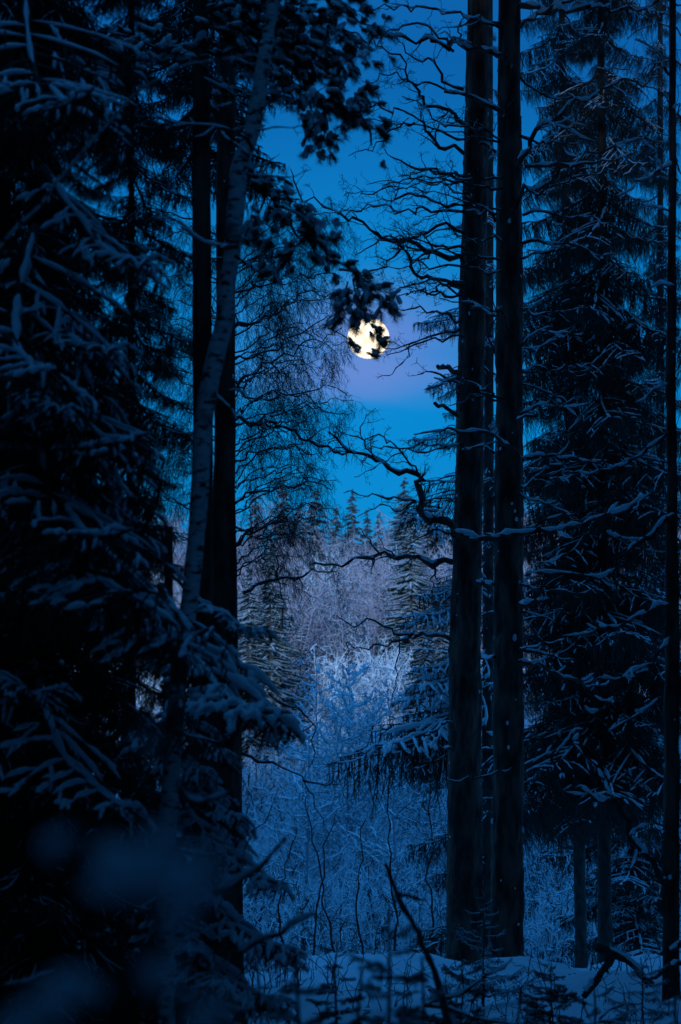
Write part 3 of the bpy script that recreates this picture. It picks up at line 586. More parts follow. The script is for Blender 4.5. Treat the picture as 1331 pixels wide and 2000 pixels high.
BN = [([(392,60),(450,20),(520,20),(590,60),(635,130),(665,200),(700,240),(722,285)], 12, 4, 110, 36), ([(392,80),(440,90),(520,110),(580,160),(620,230),(640,290)], 10, 3, 80, 36),
      ([(392,40),(450,-10),(560,0),(640,20),(700,40),(735,70)], 10, 3, 110, 36), ([(392,-30),(430,-20),(520,30),(600,70),(660,110)], 8, 3, 80, 40), ([(392,20),(430,60),(480,60),(560,90),(640,110),(690,150)], 8, 3, 80, 36), ([(450,300),(489,340),(546,403),(600,460),(663,526),(700,545)], 10, 4, 40, 20),
      ([(600,460),(560,500),(530,540),(510,560)], 5, 2, 14, 20), ([(546,403),(600,430),(640,480)], 5, 2, 16, 16), ([(520,380),(500,430),(490,470)], 5, 2, 14, 22),
      ([(690,545),(700,580),(706,620),(722,630),(735,650)], 4, 1.5, 15, 11), ([(690,545),(735,560),(765,590),(760,610)], 4, 1.5, 15, 12), ([(680,550),(670,590),(645,625),(640,640)], 4, 1.5, 13, 12), ([(663,526),(690,530),(712,540)], 6, 3, 5, 6), ([(640,640),(680,662),(712,692),(765,686)], 3, 1.2, 5, 7), ([(735,650),(742,672),(738,694)], 2.5, 1.2, 2, 6),
      ([(392,120),(270,80),(210,60),(150,40)], 8, 3, 20, 30), ([(392,150),(430,172),(470,190),(530,200)], 7, 3, 22, 30), ([(392,90),(370,85),(330,100),(250,110)], 6, 3, 20, 30)]
rng = np.random.default_rng(9)
for i, (p_, w0, w1, n_, j_) in enumerate(BN):
    hand_branch(pn, p_, 29.8, w0, w1, 850 + i, 1 if i > 2 else 2, m='bark', lf=.22, dens=4, dD=.2, snow=1.2)
    tufts(pn, p_, 29.8, n_, rng, j_)

# bent slender birch arching over the upper left
pi_ = tree_root('bent_birch', 'slender bare stem arching over the upper left corner', 'tree', base_of(-420, 19))
trunk(pi_, [(-420, 1700, 24), (-330, 1100, 20), (-180, 720, 16), (-20, 505, 12), (100, 370, 12), (165, 290, 11), (230, 220, 10), (290, 165, 8.5), (350, 130, 7), (420, 117, 6), (480, 108, 4), (540, 112, 2)], 19, 'spruce_bark', 17, bottom=gz(-2.3, 19) - .1, n=110, sides=10) if False else None
hand_branch(pi_, [(-420, 1880), (-400, 1500), (-330, 1100), (-180, 720), (-20, 505), (100, 370), (165, 290), (230, 220), (290, 165), (350, 130), (420, 117), (490, 108), (560, 118)], 19, 22, 2, 870, 1, dD=.0, name='trunk', m='birch', n=60, amp=.002, lf=.05, dens=3, snow=.5, cover=.6)

spJ = spruce('spruce_tree', 'big snow-laden spruce filling the left, boughs like white fingers', 80, 24, [(75, 0, 40), (80, 900, 56), (80, 1800, 70)], SHADED, .5, 11, .92, 210, 411, fat=1.0, lmin=.5, droop=.35)
spK = spruce('spruce_tree', 'lower dark spruce behind the pale birch in the left half', 250, 32, [(257, 300, 10), (255, 980, 16), (250, 1800, 40)], SHADED, .3, 9.5, .7, 120, 412, fat=1.15, lmin=.5, droop=.3)
spL = spruce('spruce_tree', 'dark spruce trunk at the left edge of the picture', 8, 34, [(10, 0, 20), (8, 900, 40), (8, 1800, 52)], SHADED, 1.2, 14, 1.5, 120, 413, fat=1.2, lmin=.6, droop=.3)
spP = spruce('spruce_tree', 'spruce at the foot of the pale birch with snowy boughs reaching out over the gap', 330, 27, [(330, 1050, 14), (330, 1800, 32)], SHADED, .1, 2.6, .62, 34, 414, fat=1.0, lmin=.3, droop=.4)
spT = spruce('spruce_tree', 'tall dense spruce behind the pine trunks at the top left', 396, 44, [(396, 0, 14), (396, 900, 26), (396, 1800, 34)], SHADED, 8.0, 15, .95, 90, 415, fat=1.25, lmin=.7, droop=.3)
rng = np.random.default_rng(31)
for (tr, x0, y0, D0, x1, y1, D1, f_) in [
    (spJ, 110, 1060, 23.5, 492, 1128, 21.5, .65), (spP, 300, 1140, 26.5, 622, 1302, 24.5, .7), (spJ, -80, 1240, 23, 142, 1268, 22, .9), (spJ, -40, 1150, 23, 92, 1066, 22, .5),
    (spP, 250, 1385, 26, 425, 1452, 25, .7), (spP, 320, 1340, 26, 465, 1425, 25, .6), (spP, 330, 1430, 26, 512, 1552, 25, .7), (spP, 330, 1530, 26, 592, 1672, 25, .75), (spP, 340, 1660, 26, 622, 1800, 25, .8),
    (spP, 330, 1780, 26, 610, 1900, 25, .8), (spJ, 60, 520, 23, 292, 600, 21.5, .7), (spJ, 60, 640, 23, 300, 740, 21.5, .9), (spJ, 20, 655, 22, 172, 738, 21, .8), (spJ, 90, 330, 23, 345, 422, 21.5, .7),
    (spJ, 60, 130, 23, 232, 200, 22, .8), (spJ, 60, 0, 23, 180, 45, 21, .8), (spJ, 80, 700, 23, 270, 800, 21.5, .8), (spJ, 60, 440, 23, 150, 600, 21, .9), (spJ, 90, 780, 23, 290, 900, 21, .9), (spJ, 90, 900, 23, 330, 1010, 21, .9),
    (spJ, 90, 1330, 23, 300, 1480, 21.5, .9), (spP, 330, 1720, 26, 480, 1880, 25, 1.), (spP, 330, 1860, 26, 560, 1985, 25, .9), (spP, 330, 1120, 26, 560, 1200, 25.5, .7), (spP, 330, 1250, 26, 610, 1390, 25.5, .6)]:
    put_bough(tr, LIGHT if (tr is spJ and (x0, y0) in ((60, 130), (60, 0), (60, 440), (90, 780), (90, 900), (60, 640))) else LADEN if tr is spP else SNOWY, P(x0, y0, D0), P(x1, y1, D1), rng, fat=f_, roll=rng.normal() * .1 - .25)
for i, (p_, w0, w1) in enumerate([([(420,1745),(470,1715),(520,1685),(562,1638)], 13, 8), ([(455,1872),(510,1840),(560,1810),(614,1785)], 13, 8), ([(350,1540),(375,1562),(400,1568),(450,1548)], 10, 9), ([(0, 1930), (60, 1912), (130, 1890)], 8, 5)]):
    hand_branch(spP if i < 3 else spJ, p_, 16, w0, w1, 880 + i, 0, dD=.3, snow=1.5, cover=1., name='branch')

# ------------------------------------------------------------------ upper right birch with hanging twigs
pz = tree_root('birch_tree', 'birch just outside the right edge, hanging thin twigs into the upper right sky', 'tree', base_of(1380, 50))
trunk(pz, [(1380, 0, 22), (1380, 1800, 34)], 50, 'birch', 21, top=14, bottom=gz(4, 50) - .1, n=40, sides=12)
for i, p_ in enumerate([[(1380,60),(1320,10),(1260,-10),(1200,30)], [(1380,130),(1320,60),(1270,40),(1225,75)], [(1380,200),(1330,130),(1290,120),(1240,170)], [(1380,300),(1320,215),(1280,180),(1230,150),(1180,110)], [(1380,20),(1330,-30),(1280,-50),(1220,-40)],
      [(1380,420),(1330,330),(1290,260),(1260,250)], [(1380,560),(1330,480),(1290,460),(1230,520)], [(1380,640),(1330,600),(1280,600),(1230,560)], [(1380,820),(1300,780),(1240,760),(1210,700)]]):
    hand_branch(pz, p_, 50, 5, 1.5, 900 + i, 3, lf=.45, dens=6, up=0, hang=1.1, dD=.8, snow=.6)

# ------------------------------------------------------------------ foreground: dead stick, saplings, snow lumps
ds = tree_root('dead_tree', 'dark dead stick leaning left in front of the pale thicket, one side twig', 'dead tree', (P(861, 1940, 20)[0], 20, -.1))
hand_branch(ds, [(751,1685),(771,1740),(796,1785),(821,1835),(841,1885),(861,1940),(885,2060)][::-1], 20, 18, 9, 950, 0, dD=0, name='trunk', m='spruce_bark', n=30, snow=.0, amp=.004, floor=0)
hand_branch(ds, [(776,1745),(800,1751),(831,1757)], 20, 8, 5, 951, 1, dD=0, m='spruce_bark', snow=0, lf=.1)
def sapling(px, py_top, D, h, seed, label, protos=None, n=26, w_=.32, fat=1.):
    protos = protos or SAP; tp = P(px, py_top, D); g = float(gz(tp[0], D)); g = min(g, tp[2] - .2)
    t_ = tree_root('spruce_sapling', label, 'sapling', (tp[0], D, g)); rg = np.random.default_rng(seed); H = tp[2] - g
    W_ = Acc(seed); c = np.stack([rg.normal(size=8) * .006, rg.normal(size=8) * .006, np.linspace(-.05, H, 8)], 1); W_.tube(c, np.linspace(.014, .004, 8) * (H / 1.2) ** .5, 6)
    W_.needles(c[5:], .015, .004, 4, .002, 1); obj('trunk', W_.mesh('trunk', ['spruce_bark', 'needle']), t_)
    for i in range(n):
        f = (i + rg.random()) / n; z = g + H * (.06 + .9 * f); th = i * 2.4 + rg.normal() * .3; l_ = H * w_ * (1 - f) ** .8 + .08
        a = np.array([tp[0], D, z]); put_bough(t_, protos, a, a + np.array([cos(th), sin(th), rg.uniform(0, .7)]) * l_ * rg.uniform(.6, 1.15), rg, fat=fat)
    return t_
sapling(761, 1775, 15, 1, 1001, 'young spruce standing in front of the base of the leaning dead stick', n=34, w_=.2)
sapling(580, 1850, 14, 1, 1002, 'low young spruce left of the leaning dead stick', n=26, w_=.25)
sapling(823, 1868, 16, 1, 1003, 'short young spruce between the dead stick and the paired pines', n=24, w_=.22)
sapling(944, 1745, 40, 1, 1004, 'small snowy spruce in front of the bases of the paired pines', SNOWY, n=26, w_=.42)
sapling(700, 1895, 15, 1, 1005, 'lowest young spruce just left of the tall one by the dead stick', n=14, w_=.3)
sapling(510, 1890, 17, 1, 1006, 'young snowy spruce at the bottom left of the gap', SNOWY, n=20, w_=.4)
sapling(1015, 1935, 19, 1, 1007, 'tiny spruce poking up at the bottom right of the paired pines', n=12, w_=.45)
sapling(1320, 1895, 18, 1, 1008, 'small snowy spruce in the bottom right corner', SNOWY, n=16, w_=.5)
sapling(420, 1925, 14, 1, 1009, 'snow-heaped sapling at the bottom beside the left spruces', SNOWY, n=18, w_=.5)
sapling(150, 1940, 16, 1, 1010, 'snow-heaped sapling in the bottom left corner', SNOWY, n=18, w_=.6)
sapling(655, 1840, 24, 1, 1011, 'thin young spruce at the left edge of the foreground snow below the thicket', n=26, w_=.25)
sapling(905, 1850, 27, 1, 1012, 'young spruce right of the dead stick, before the left one of the paired pines', n=26, w_=.3)
sapling(1075, 1880, 30, 1, 1013, 'young spruce on the snow just right of the paired pines', n=26, w_=.35)
sapling(1160, 1920, 22, 1, 1014, 'low young spruce beside the fallen snow-heaped branch', n=22, w_=.35)
sapling(1255, 1870, 31, 1, 1015, 'young spruce left of the knotty thin trunk', SNOWY, n=24, w_=.45)
# fallen snow-covered branches
for i, (p_, w0, w1, lab) in enumerate([([(1166,1850),(1201,1860),(1240,1890),(1275,1925)], 20, 12, 'fallen branch heaped with snow, sloping down right by the thin trunk'), ([(1195,1862),(1175,1900),(1140,1945)], 22, 12, 'snow-covered broken branch slanting down left beside the snow mound'),
     ([(831,1965),(906,1935),(986,1885),(1000,1870)], 8, 3, 'low dark branch rising right in front of the paired pines'), ([(831,1963),(890,1975),(960,1995),(1030,2010)], 10, 4, 'low dark branch dipping right along the bottom edge'), ([(1136,1952),(1146,1975),(1156,2010)], 6, 4, 'short stick poking from the snow at the bottom right'), ([(1171,1990),(1190,1975),(1216,1962)], 6, 4, 'stick lying slanted in the snow right of the poking stick')]):
    D = 36 if i < 2 else 24; b0 = P(*p_[0], D); fb = thing('fallen_branch', lab, 'branch', b0)
    hand_branch(fb, p_, D, w0, w1, 1100 + i, 1 if w0 > 7 else 0, dD=.2, name='branch', m='twig', snow=1.4 if i < 3 else .9, lf=.3, dens=5)
# needles, bark flakes and bits of twig scattered over the snow
lit = Acc(77); rg = np.random.default_rng(77)
for i in range(900):
    y = rg.uniform(31, 48); x = rg.uniform(-1, 1) * (y * .078) + .3; z = float(gz(x, y)); th = rg.random() * 6.28; l_ = rg.uniform(.02, .07) * (4 if rg.random() < .06 else 1); up_ = rg.uniform(-.02, .12) if rg.random() < .8 else rg.uniform(.5, 2)
    d = np.array([cos(th), sin(th), up_]) * l_; p = np.array([x, y, z + .004]); lit.tube(np.array([p - d * .2, p + d * .5 + rg.normal(size=3) * .004, p + d]), [.004, .0035, .002], 3)
for i in range(240):     # dry stems and twig ends standing out of the snow
    y = rg.uniform(33, 49); x = rg.uniform(-1, 1) * (y * .076) + .2; z = float(gz(x, y)); h_ = rg.uniform(.1, .5)
    c = crook([np.array([x, y, z - .03]), np.array([x + rg.normal() * .12 * h_, y, z + h_ * .6]), np.array([x + rg.normal() * .5 * h_, y + rg.normal() * .2, z + h_])], 7, .03, rg); lit.tube(c, np.linspace(.005, .002, 7), 4)
    for _ in range(rg.integers(0, 5)):
        q = c[rg.integers(2, 6)]; d = unit(rg.normal(size=3) + [0, 0, .4]) * h_ * .35; lit.tube(np.array([q, q + d * .5, q + d + [0, 0, .02]]), [.003, .0025, .0015], 3)
lo = obj('twig_litter', lit.mesh('twig_litter', ['twig'])); lo['label'] = 'bits of twig and bark scattered over the foreground snow'; lo['category'] = 'litter'; lo['kind'] = 'stuff'
# blurred snowy twigs right in front of the lens
nb = tree_root('spruce_sapling', 'snow-laden sapling out of focus, closest to the camera at the lower left', 'sapling', (P(250, 1880, 2.7)[0], 2.7, 0))
def near_bits():
    W_ = Acc(60); S = Acc(61); rg = np.random.default_rng(4); b = np.array(nb.location)
    c = resample([P(150, 2500, 2.7), P(230, 2000, 2.7), P(330, 1800, 2.65), P(350, 1500, 2.6), P(285, 1450, 2.6)], 20); W_.tube(c - b, np.linspace(.004, .0015, 20), 6); W_.needles(c - b, .011, .002, 4, .001)
    W_.tube(np.array([[0.0, 0, 0.0], P(150, 2500, 2.7) - b]), [.008, .004], 6)
    for x, y, rx, rz, D in [(235, 1700, 60, 38, 2.6), (365, 1725, 36, 60, 2.6), (315, 1655, 30, 34, 2.62), (300, 1715, 40, 26, 2.66), (110, 1650, 28, 24, 2.8), (140, 1935, 52, 22, 2.8), (315, 1905, 34, 32, 2.6), (410, 1975, 36, 30, 2.7), (282, 1455, 17, 15, 2.8), (60, 1985, 50, 20, 2.9)]:
        p = P(x, y, D); k_ = D / F
        for _ in range(5): S.blob(p - b + rg.normal(size=3) * [rx * .45 * k_, .006, rz * .45 * k_], (rx * .8 * k_, rx * .7 * k_, rz * .75 * k_))
        j = np.argmin(np.linalg.norm(c - p, axis=1)); l = resample([c[j] - b, (c[j] + p) / 2 - b - (0, 0, .002), p - b], 8); W_.tube(l, np.linspace(.0022, .0012, 8), 5); W_.needles(l, .011, .0025, 4, .001)
    obj('stem', W_.mesh('stem', ['spruce_bark', 'needle']), nb); obj('snow', S.mesh('snow', ['snow']), nb)['kind'] = 'stuff'
near_bits()

# ------------------------------------------------------------------ thicket and far trees
def shrub_mesh(seed, n_stem=9, h=1., m='dusted', wide=.35, k2=9, k3=5, r=.006, upw=.9):
    rg = np.random.default_rng(seed); W_ = Acc(seed)
    for s in range(n_stem):
        th = rg.random() * 6.28; ln = rg.uniform(.6, 1.05); tip = np.array([cos(th) * wide * rg.random(), sin(th) * wide * rg.random(), ln])
        b = rg.normal(size=3) * [.06, .06, 0]; c = crook([b, (b + tip) / 2 + rg.normal(size=3) * .03, tip], 7, .018, rg); W_.tube(c, np.linspace(r, r * .3, 7), 4)
        for q in range(k2):
            f = rg.uniform(.15, .98); p = b + (tip - b) * f; d = unit(rg.normal(size=3) * [1, 1, .3] + [0, 0, upw]) * rg.uniform(.12, .3) * (1.2 - f * .6)
            c2 = crook([p, p + d * .5, p + d + rg.normal(size=3) * .02], 5, .05, rg); W_.tube(c2, np.linspace(r * .7, r * .35, 5), 3)
            for _ in range(k3):
                g = rg.uniform(.2, 1); p2 = p + d * g; d2 = unit(rg.normal(size=3) + [0, 0, .35] + unit(d) * .6) * rg.uniform(.04, .12)
                W_.tube(np.array([p2, p2 + d2 * .5 + rg.normal(size=3) * .006, p2 + d2]), [r * .5, r * .45, r * .3], 3)
    return W_
def scatter_shrubs(name, label, region, n, seed, mats, hr, dens=(9, 9, 5), fat=.006, patch=1.4):
    """one mass of undergrowth: a clump of shrubs repeated, turned and scaled by geometry nodes over seeded points"""
    rg = np.random.default_rng(seed); out = Acc(seed); nv = 0
    for q in range(5):
        me = shrub_mesh(seed * 10 + q, dens[0], 1., 'dusted', .38, dens[1], dens[2], fat).mesh('p', ['dusted'])
        v = np.empty(len(me.vertices) * 3, np.float32); me.vertices.foreach_get('co', v); f = np.empty(len(me.loops), np.int32); me.loops.foreach_get('vertex_index', f)
        bpy.data.meshes.remove(me); v = v.reshape(-1, 3) * rg.uniform(.75, 1.05) + [rg.uniform(-1, 1) * patch / 3, rg.uniform(-1, 1) * patch / 3, 0]
        out.raw.append((v, f.reshape(-1, 3), q % len(mats))); nv += len(v)
    y0, y1 = region; pts = []; att = []
    for i in range(n):
        y = y0 + (y1 - y0) * ((i + rg.random()) / n) ** .9; x = rg.uniform(-1, 1) * (y * .082 + .8); pts.append((x, y, float(gz(x, y)) - .08)); att.append((rg.random() * 6.28, hr[0] + (hr[1] - hr[0]) * float(np.clip(.5 + .35 * sin(x * 23 / y * 2.1 + y * .05) + rg.normal() * .22, 0, 1))))
    out.raw.append((np.array(pts), np.zeros((0, 3), int), 0)); me = out.mesh(name, mats); n0 = len(me.vertices) - n
    for nm, ix in (('turn', 0), ('size', 1)):
        a_ = me.attributes.new(nm, 'FLOAT', 'POINT'); z = np.zeros(len(me.vertices), np.float32); z[n0:] = [q[ix] for q in att]; a_.data.foreach_set('value', z)
    g = bpy.data.node_groups.new('scatter', 'GeometryNodeTree'); g.interface.new_socket('Geometry', in_out='INPUT', socket_type='NodeSocketGeometry'); g.interface.new_socket('Geometry', in_out='OUTPUT', socket_type='NodeSocketGeometry')
    gi = g.nodes.new('NodeGroupInput'); go = g.nodes.new('NodeGroupOutput')
    def na(n_): x_ = g.nodes.new('GeometryNodeInputNamedAttribute'); x_.data_type = 'FLOAT'; x_.inputs['Name'].default_value = n_; return x_.outputs[0]
    sz = na('size'); cmp_ = g.nodes.new('FunctionNodeCompare'); cmp_.data_type = 'FLOAT'; cmp_.operation = 'GREATER_THAN'; g.links.new(sz, cmp_.inputs[0]); cmp_.inputs[1].default_value = .01
    sp = g.nodes.new('GeometryNodeSeparateGeometry'); g.links.new(gi.outputs[0], sp.inputs[0]); g.links.new(cmp_.outputs[0], sp.inputs['Selection'])
    mp_ = g.nodes.new('GeometryNodeMeshToPoints'); g.links.new(sp.outputs['Selection'], mp_.inputs[0])
    ip = g.nodes.new('GeometryNodeInstanceOnPoints'); g.links.new(mp_.outputs[0], ip.inputs['Points']); g.links.new(sp.outputs['Inverted'], ip.inputs['Instance'])
    rz = g.nodes.new('ShaderNodeCombineXYZ'); g.links.new(na('turn'), rz.inputs[2]); g.links.new(rz.outputs[0], ip.inputs['Rotation'])
    cz = g.nodes.new('ShaderNodeCombineXYZ'); 
    for q in range(3): g.links.new(sz, cz.inputs[q])
    g.links.new(cz.outputs[0], ip.inputs['Scale']); g.links.new(ip.outputs[0], go.inputs[0])
    o = obj(name, me); o['label'] = label; o['category'] = 'undergrowth'; o['kind'] = 'stuff'
    md = o.modifiers.new('scatter', 'NODES'); md.node_group = g; return o
scatter_shrubs('undergrowth', 'dense thicket of thin snow-dusted saplings across the clearing behind the pines', (57, 90), 190, 21, ['frost', 'dusted', 'dusted', 'frost', 'dusted'], (1.1, 2.6), (6, 9, 4), .0100)
scatter_shrubs('undergrowth', 'frosted bushes massed beyond the near thicket', (90, 135), 210, 22, ['frost', 'dusted'], (1.2, 3.0), (6, 9, 4), .0098)
scatter_shrubs('undergrowth', 'taller frosted bushes and whitish trees massed on the foot of the slope', (135, 200), 230, 24, ['brown_frost', 'brown_frost', 'dusted'], (2.5, 5.5), (7, 10, 6), .0062)
scatter_shrubs('undergrowth', 'bare purplish trees massed along the far slope below the skyline', (200, 310), 330, 23, ['brown_frost', 'brown_frost', 'brown_frost', 'brown_frost', 'brown_frost'], (4.5, 11), (7, 14, 10), .0032)
# slim saplings one can tell apart in front of the thicket
sl_lab = ['slim dark sapling forked near the ground left of centre in the clearing', 'slim dark sapling leaning right below the frosted bush', 'tall slim dark sapling rising behind the leaning dead stick', 'slim sapling just left of the leaning dead stick', 'crooked dark sapling at the left foot of the clearing', 'slim sapling close to the left side of the paired pines']
for i, p_ in enumerate([[(615,1895),(618,1800),(624,1745),(640,1640),(655,1590)], [(662,1890),(650,1830),(638,1780),(632,1740),(612,1640),(600,1560)], [(770,1880),(772,1740),(760,1650),(757,1560),(765,1480)], [(715,1880),(700,1800),(702,1700),(712,1600)], [(560,1900),(545,1800),(556,1700),(580,1620)], [(850,1870),(838,1740),(846,1640),(838,1540)]]):
    D = 54 + i; b0 = P(*p_[0], D); t_ = thing('sapling', sl_lab[i], 'sapling', b0)
    hand_branch(t_, p_, D, 5.5, 2, 1200 + i, 2, dD=0, name='stem', lf=.45, dens=3.5, up=.5, snow=.5, n=16, amp=.015)
# the frosted conical bush lit in the middle
def frosted(px, pyt, D, pyb, wpx, seed, label, m, nb_=90, name='frosted_bush', tr=.017):
    tp = P(px, pyt, D); x = tp[0]; g = float(gz(x, D)); t_ = thing(name, label, 'tree', (x, D, g)); rg = np.random.default_rng(seed); H = tp[2] - g; W_ = Acc(seed)
    T_ = Acc(seed + 1); T_.tube(np.stack([rg.normal(size=9) * .02, rg.normal(size=9) * .02, np.linspace(-.1, H, 9)], 1), np.linspace(.05, .006, 9), 6)
    obj('trunk', T_.mesh('trunk', ['brown_frost']), t_); wd = wpx * D / F / 2; fb = 1 - (P(px, pyb, D)[2] - g) / H
    for i in range(nb_):
        f = rg.random() ** .8; z = H * (1 - f * .92); l_ = wd * min(1, f / max(.2, fb)) ** .8 * rg.uniform(.6, 1.1) + .15; th = rg.random() * 6.28
        a = np.array([0, 0, z - l_ * .35]); e = a + np.array([cos(th) * l_, sin(th) * l_, l_ * rg.uniform(.2, .8)])
        grow(W_, None, [a, (a + e) / 2 + [0, 0, -.05 * l_], e], .028, .016, rg, 2, dens=5.5, lf=.36, up=.3, rmin=tr * D / 92, sides=4, flat=1., amp=.03)
    obj('branches', W_.mesh('branches', [m]), t_)
frosted(682, 1285, 92, 1480, 285, 1301, 'bright frosted conical young larch in the middle of the clearing', 'frost', 110, 'frosted_larch')
frosted(618, 1300, 97, 1450, 150, 1302, 'smaller frosted bush left of the bright conical larch', 'frost', 40)
frosted(840, 1340, 100, 1450, 120, 1303, 'frosted bush half hidden by the left trunk of the paired pines', 'dusted', 40)
frosted(650, 1120, 150, 1300, 210, 1304, 'whitish bare tree with fanned trunks on the slope above the bright larch', 'frost', 50, 'frosted_birch')
frosted(560, 1200, 130, 1330, 170, 1305, 'frosty bare tree at the left edge of the clearing', 'dusted', 50, 'frosted_birch')

frosted(760, 1330, 105, 1440, 150, 1306, 'small frosted bush between the bright larch and the paired pines', 'frost', 34)
frosted(600, 1420, 84, 1520, 170, 1307, 'low frosted bush at the lower left of the bright larch', 'frost', 34)
frosted(770, 1480, 80, 1570, 190, 1308, 'low frosted bush below the drooping spruce bough', 'frost', 34)
frosted(690, 1190, 142, 1300, 120, 1309, 'slender frosty tree directly behind the bright larch', 'frost', 34, 'frosted_birch')
# far and middle conifers
def conifer_crown(seed, whorls=48, per=9, fuzz=6, m='dark_needle', tipw=.02):
    rg = np.random.default_rng(seed); W_ = Acc(seed)
    for w_ in range(whorls):
        for k_ in range(per):
            f = ((w_ + rg.random()) / whorls) ** .9; z = 1 - f * .93; l_ = .008 + .175 * f ** .85; th = rg.random() * 6.28; ln = l_ * rg.uniform(.6, 1.15); u = np.linspace(0, 1, 5)[:, None]; d = np.array([cos(th), sin(th), 0])
            c = np.array([0, 0, z]) + d * u * ln + np.array([0, 0, 1]) * (rg.uniform(-.65, -.2) * u ** 1.3 + .14 * u ** 3) * ln
            W_.tube(c, np.array([.2, .9, 1, .7, .1]) * (.0035 + .022 * ln), 5)
            sdv = np.array([-sin(th), cos(th), 0])
            for q in range(fuzz):
                g = rg.uniform(.2, 1); p = np.array([np.interp(g, u[:, 0], c[:, a]) for a in range(3)]); sd = rg.choice([-1, 1])
                e = p + (d * .5 + sdv * sd * .8) * ln * .32 * rg.uniform(.5, 1) * (1.2 - g) + np.array([0, 0, -.12 * ln * rg.random()])
                W_.tube(np.array([p, (p + e) / 2, e]), [.0022, .0032, .0006], 3)
    return W_.mesh('crown', [m])
CROWN = [conifer_crown(2000 + i) for i in range(4)]
FINE = [conifer_crown(2100 + i, 44, 11, 9, 'far_needle') for i in range(2)]
def tk():
    A_ = Acc(1); A_.tube(np.array([[0, 0, -.02], [0, 0, .5], [0, 0, 1.0]]), [.011, .007, .001], 7); return A_.mesh('trunk', ['spruce_bark'])
TK = tk()
def far_conifer(px, pyt, D, wide, label, k_, fine=False, name='spruce_tree'):
    tp = P(px, pyt, D); g = float(gz(tp[0], D)); H = tp[2] - g; t_ = thing(name, label, 'tree', (tp[0], D, g))
    obj('trunk', TK, t_, scale=H); obj('crown', (FINE if fine else CROWN)[k_ % (2 if fine else 4)], t_, rot=(0, 0, k_ * 1.3), scale=(H * wide * 1.35, H * wide * 1.35, H))
for i, a in enumerate([
    (688, 955, 250, .75, 'tallest far spruce spire on the skyline, straight below the moon', False), (718, 996, 260, .8, 'short far spruce spire right of the tallest spire', False),
    (656, 985, 255, .8, 'far spruce spire close left of the tallest one', False), (615, 958, 230, 1.1, 'broad far spruce on the skyline at the left of the gap', False), (554, 930, 240, .9, 'far spruce top behind the hanging birch twigs', False),
    (742, 1000, 270, .8, 'small far spruce in the notch of the skyline', False), (790, 930, 190, .9, 'far spruce rising behind the crooked branch right of the gap', False), (835, 978, 180, 1., 'far spruce top left of the paired pines', False),
    (866, 990, 200, 1.1, 'far spruce top touching the left trunk of the paired pines', False), (585, 985, 245, 1., 'far spruce between the two broad left skyline trees', False), (500, 960, 235, 1., 'far spruce by the left pine trunk on the skyline', False),
    (803, 1000, 135, 1.1, 'snow-dusted spruce on the slope right of the gap, below the crooked branch', True), (858, 1130, 120, 1.1, 'dark lower spruce beside the left trunk of the paired pines', True),
    (528, 1060, 125, 1.0, 'snow-flecked spruce on the left side of the clearing', True), (486, 1110, 115, 1.0, 'snow-flecked spruce partly behind the left pine trunk', True), (830, 1180, 112, .9, 'low dark spruce right of the bright larch', True),
    (1080, 990, 200, 1., 'far spruce seen between the right-hand trunks', False), (1220, 960, 210, 1., 'far spruce behind the bushy right spruce', False), (930, 960, 220, 1., 'far spruce between the paired trunks', False), (300, 980, 200, 1., 'far spruce behind the left-hand spruces', False), (400, 940, 220, 1., 'far spruce glimpsed beside the pale birch', False)]):
    far_conifer(*a[:5], i, a[5])
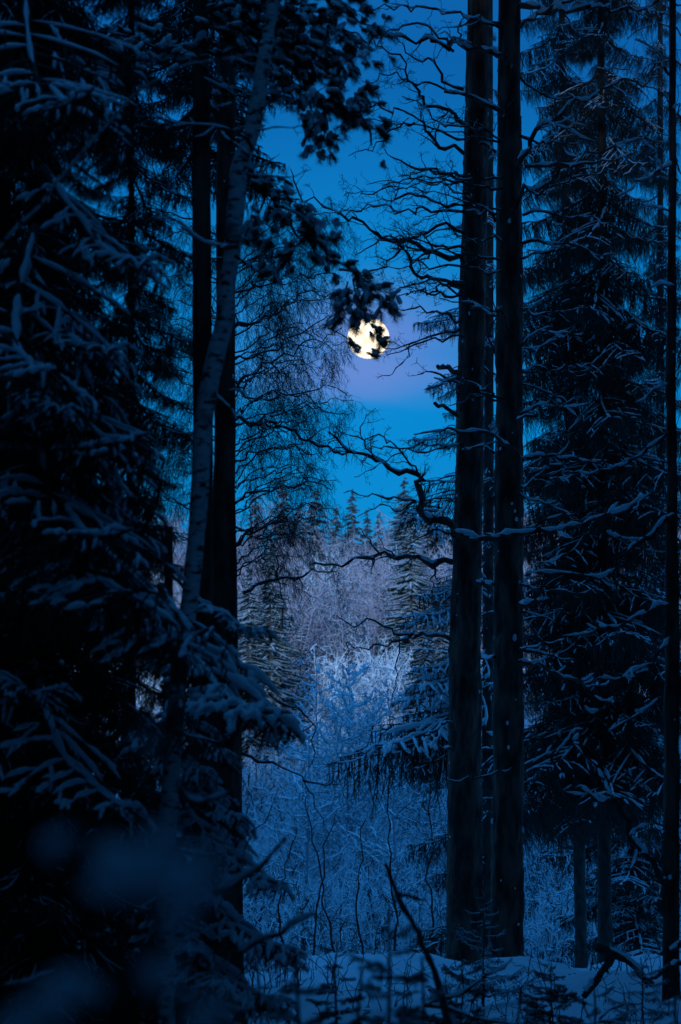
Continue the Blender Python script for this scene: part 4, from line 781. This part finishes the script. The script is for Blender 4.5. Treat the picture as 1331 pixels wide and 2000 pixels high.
# snow-coated wires
for i, (p_, lab) in enumerate([([(738, 1197), (857, 1212), (1000, 1226)], 'uppermost of three thin snow-coated wires left of the paired pines'), ([(780, 1260), (857, 1270), (1000, 1284)], 'middle thin snow-coated wire left of the paired pines'), ([(725, 1302), (800, 1313), (1000, 1340)], 'lowest thin snow-coated wire left of the paired pines')]):
    A_ = Acc(i); A_.tube(resample([P(x, y, 96) for x, y in p_], 10), np.full(10, .008), 5); thing('wire', lab, 'wire', (0, 0, 0), 'snow-coated wires', A_.mesh('wire', ['snow']))
def shade_forest_round_camera():
    """unseen trees added behind and beside the frame to keep the twilight off the foreground"""
    rg = np.random.default_rng(90); out = Acc(90); pr = []
    for q in range(3):
        W_ = Acc(q)
        for w_ in range(15):
            f = (w_ + rg.random() * .9) / 15; z = 1 - f * .93; l_ = .02 + .17 * f ** .8
            for k_ in range(8):
                th = rg.random() * 6.28; ln = l_ * rg.uniform(.7, 1.15); u = np.linspace(0, 1, 4)[:, None]
                W_.tube(np.array([0, 0, z]) + np.array([cos(th), sin(th), 0]) * u * ln + np.array([0, 0, -.35]) * u ** 1.3 * ln, np.array([.25, 1, .9, .15]) * (.006 + .15 * ln), 3)
        W_.tube(np.array([[0, 0, -.02], [0, 0, .5], [0, 0, 1]]), [.012, .008, .001], 6)
        me = W_.mesh('p', ['far_needle']); v = np.empty(len(me.vertices) * 3, np.float32); me.vertices.foreach_get('co', v); f = np.empty(len(me.loops), np.int32); me.loops.foreach_get('vertex_index', f); bpy.data.meshes.remove(me); pr.append((v.reshape(-1, 3), f.reshape(-1, 3)))
    def put(x, y, h):
        v, f = pr[rg.integers(3)]; th = rg.random() * 6.28; c, s_ = cos(th), sin(th); out.raw.append(((v * h * [1.05, 1.05, 1]) @ np.array([[c, s_, 0], [-s_, c, 0], [0, 0, 1]]) + [x, y, float(gz(x, y))], f, 0))
    for y in np.arange(-46, -7, 4.8):
        for x in np.arange(-16, 17, 4.4): put(x + rg.normal() * .9, y + rg.normal() * .9, rg.uniform(20, 25))
    for y in np.arange(0, 46, 4.6):
        for sd in (-1, 1):
            for k_ in range(4): h = rg.uniform(15, 21); put(sd * (y * .078 + 5.2 + k_ * 4.6) + rg.normal() * .5, y + rg.normal(), h)
    def pine(x, y, h):  # added pines, crowns out of view, closing the canopy to darken the foreground
        W_ = Acc(int(rg.integers(1e6))); W_.tube(np.array([[0, 0, -.5], [0, 0, h * .5], [0, 0, h]]), [.17, .13, .03], 8)
        for _ in range(46):
            z = h * rg.uniform(.60, .98); th = rg.random() * 6.28; ln = h * .24 * rg.uniform(.4, 1) * (1.25 - (z / h) ** 3); u = np.linspace(0, 1, 5)[:, None]
            c = np.array([0, 0, z]) + np.array([cos(th), sin(th), .18]) * u * ln; W_.tube(c, [.05, .22, .34, .30, .05], 4)
        me = W_.mesh('p', ['far_needle']); v = np.empty(len(me.vertices) * 3, np.float32); me.vertices.foreach_get('co', v); f = np.empty(len(me.loops), np.int32); me.loops.foreach_get('vertex_index', f); bpy.data.meshes.remove(me)
        out.raw.append((v.reshape(-1, 3) + [x, y, float(gz(x, y))], f.reshape(-1, 3), 0))
    for y in np.arange(-2, 50, 2.9):
        for sd in (-1, 1): pine(sd * (y * .078 + 1.9 + rg.random() * 1.2), y + rg.normal() * .5, rg.uniform(18, 21))
    o = obj('shade_forest', out.mesh('shade_forest', ['far_needle'])); o['label'] = 'unseen dark wood added beside and behind the viewpoint to shade the foreground'; o['category'] = 'shade_forest'; o['kind'] = 'stuff'
shade_forest_round_camera()
print('OBJS', len(sc.objects), 'TRIS', sum(len(m_.polygons) for m_ in bpy.data.meshes))
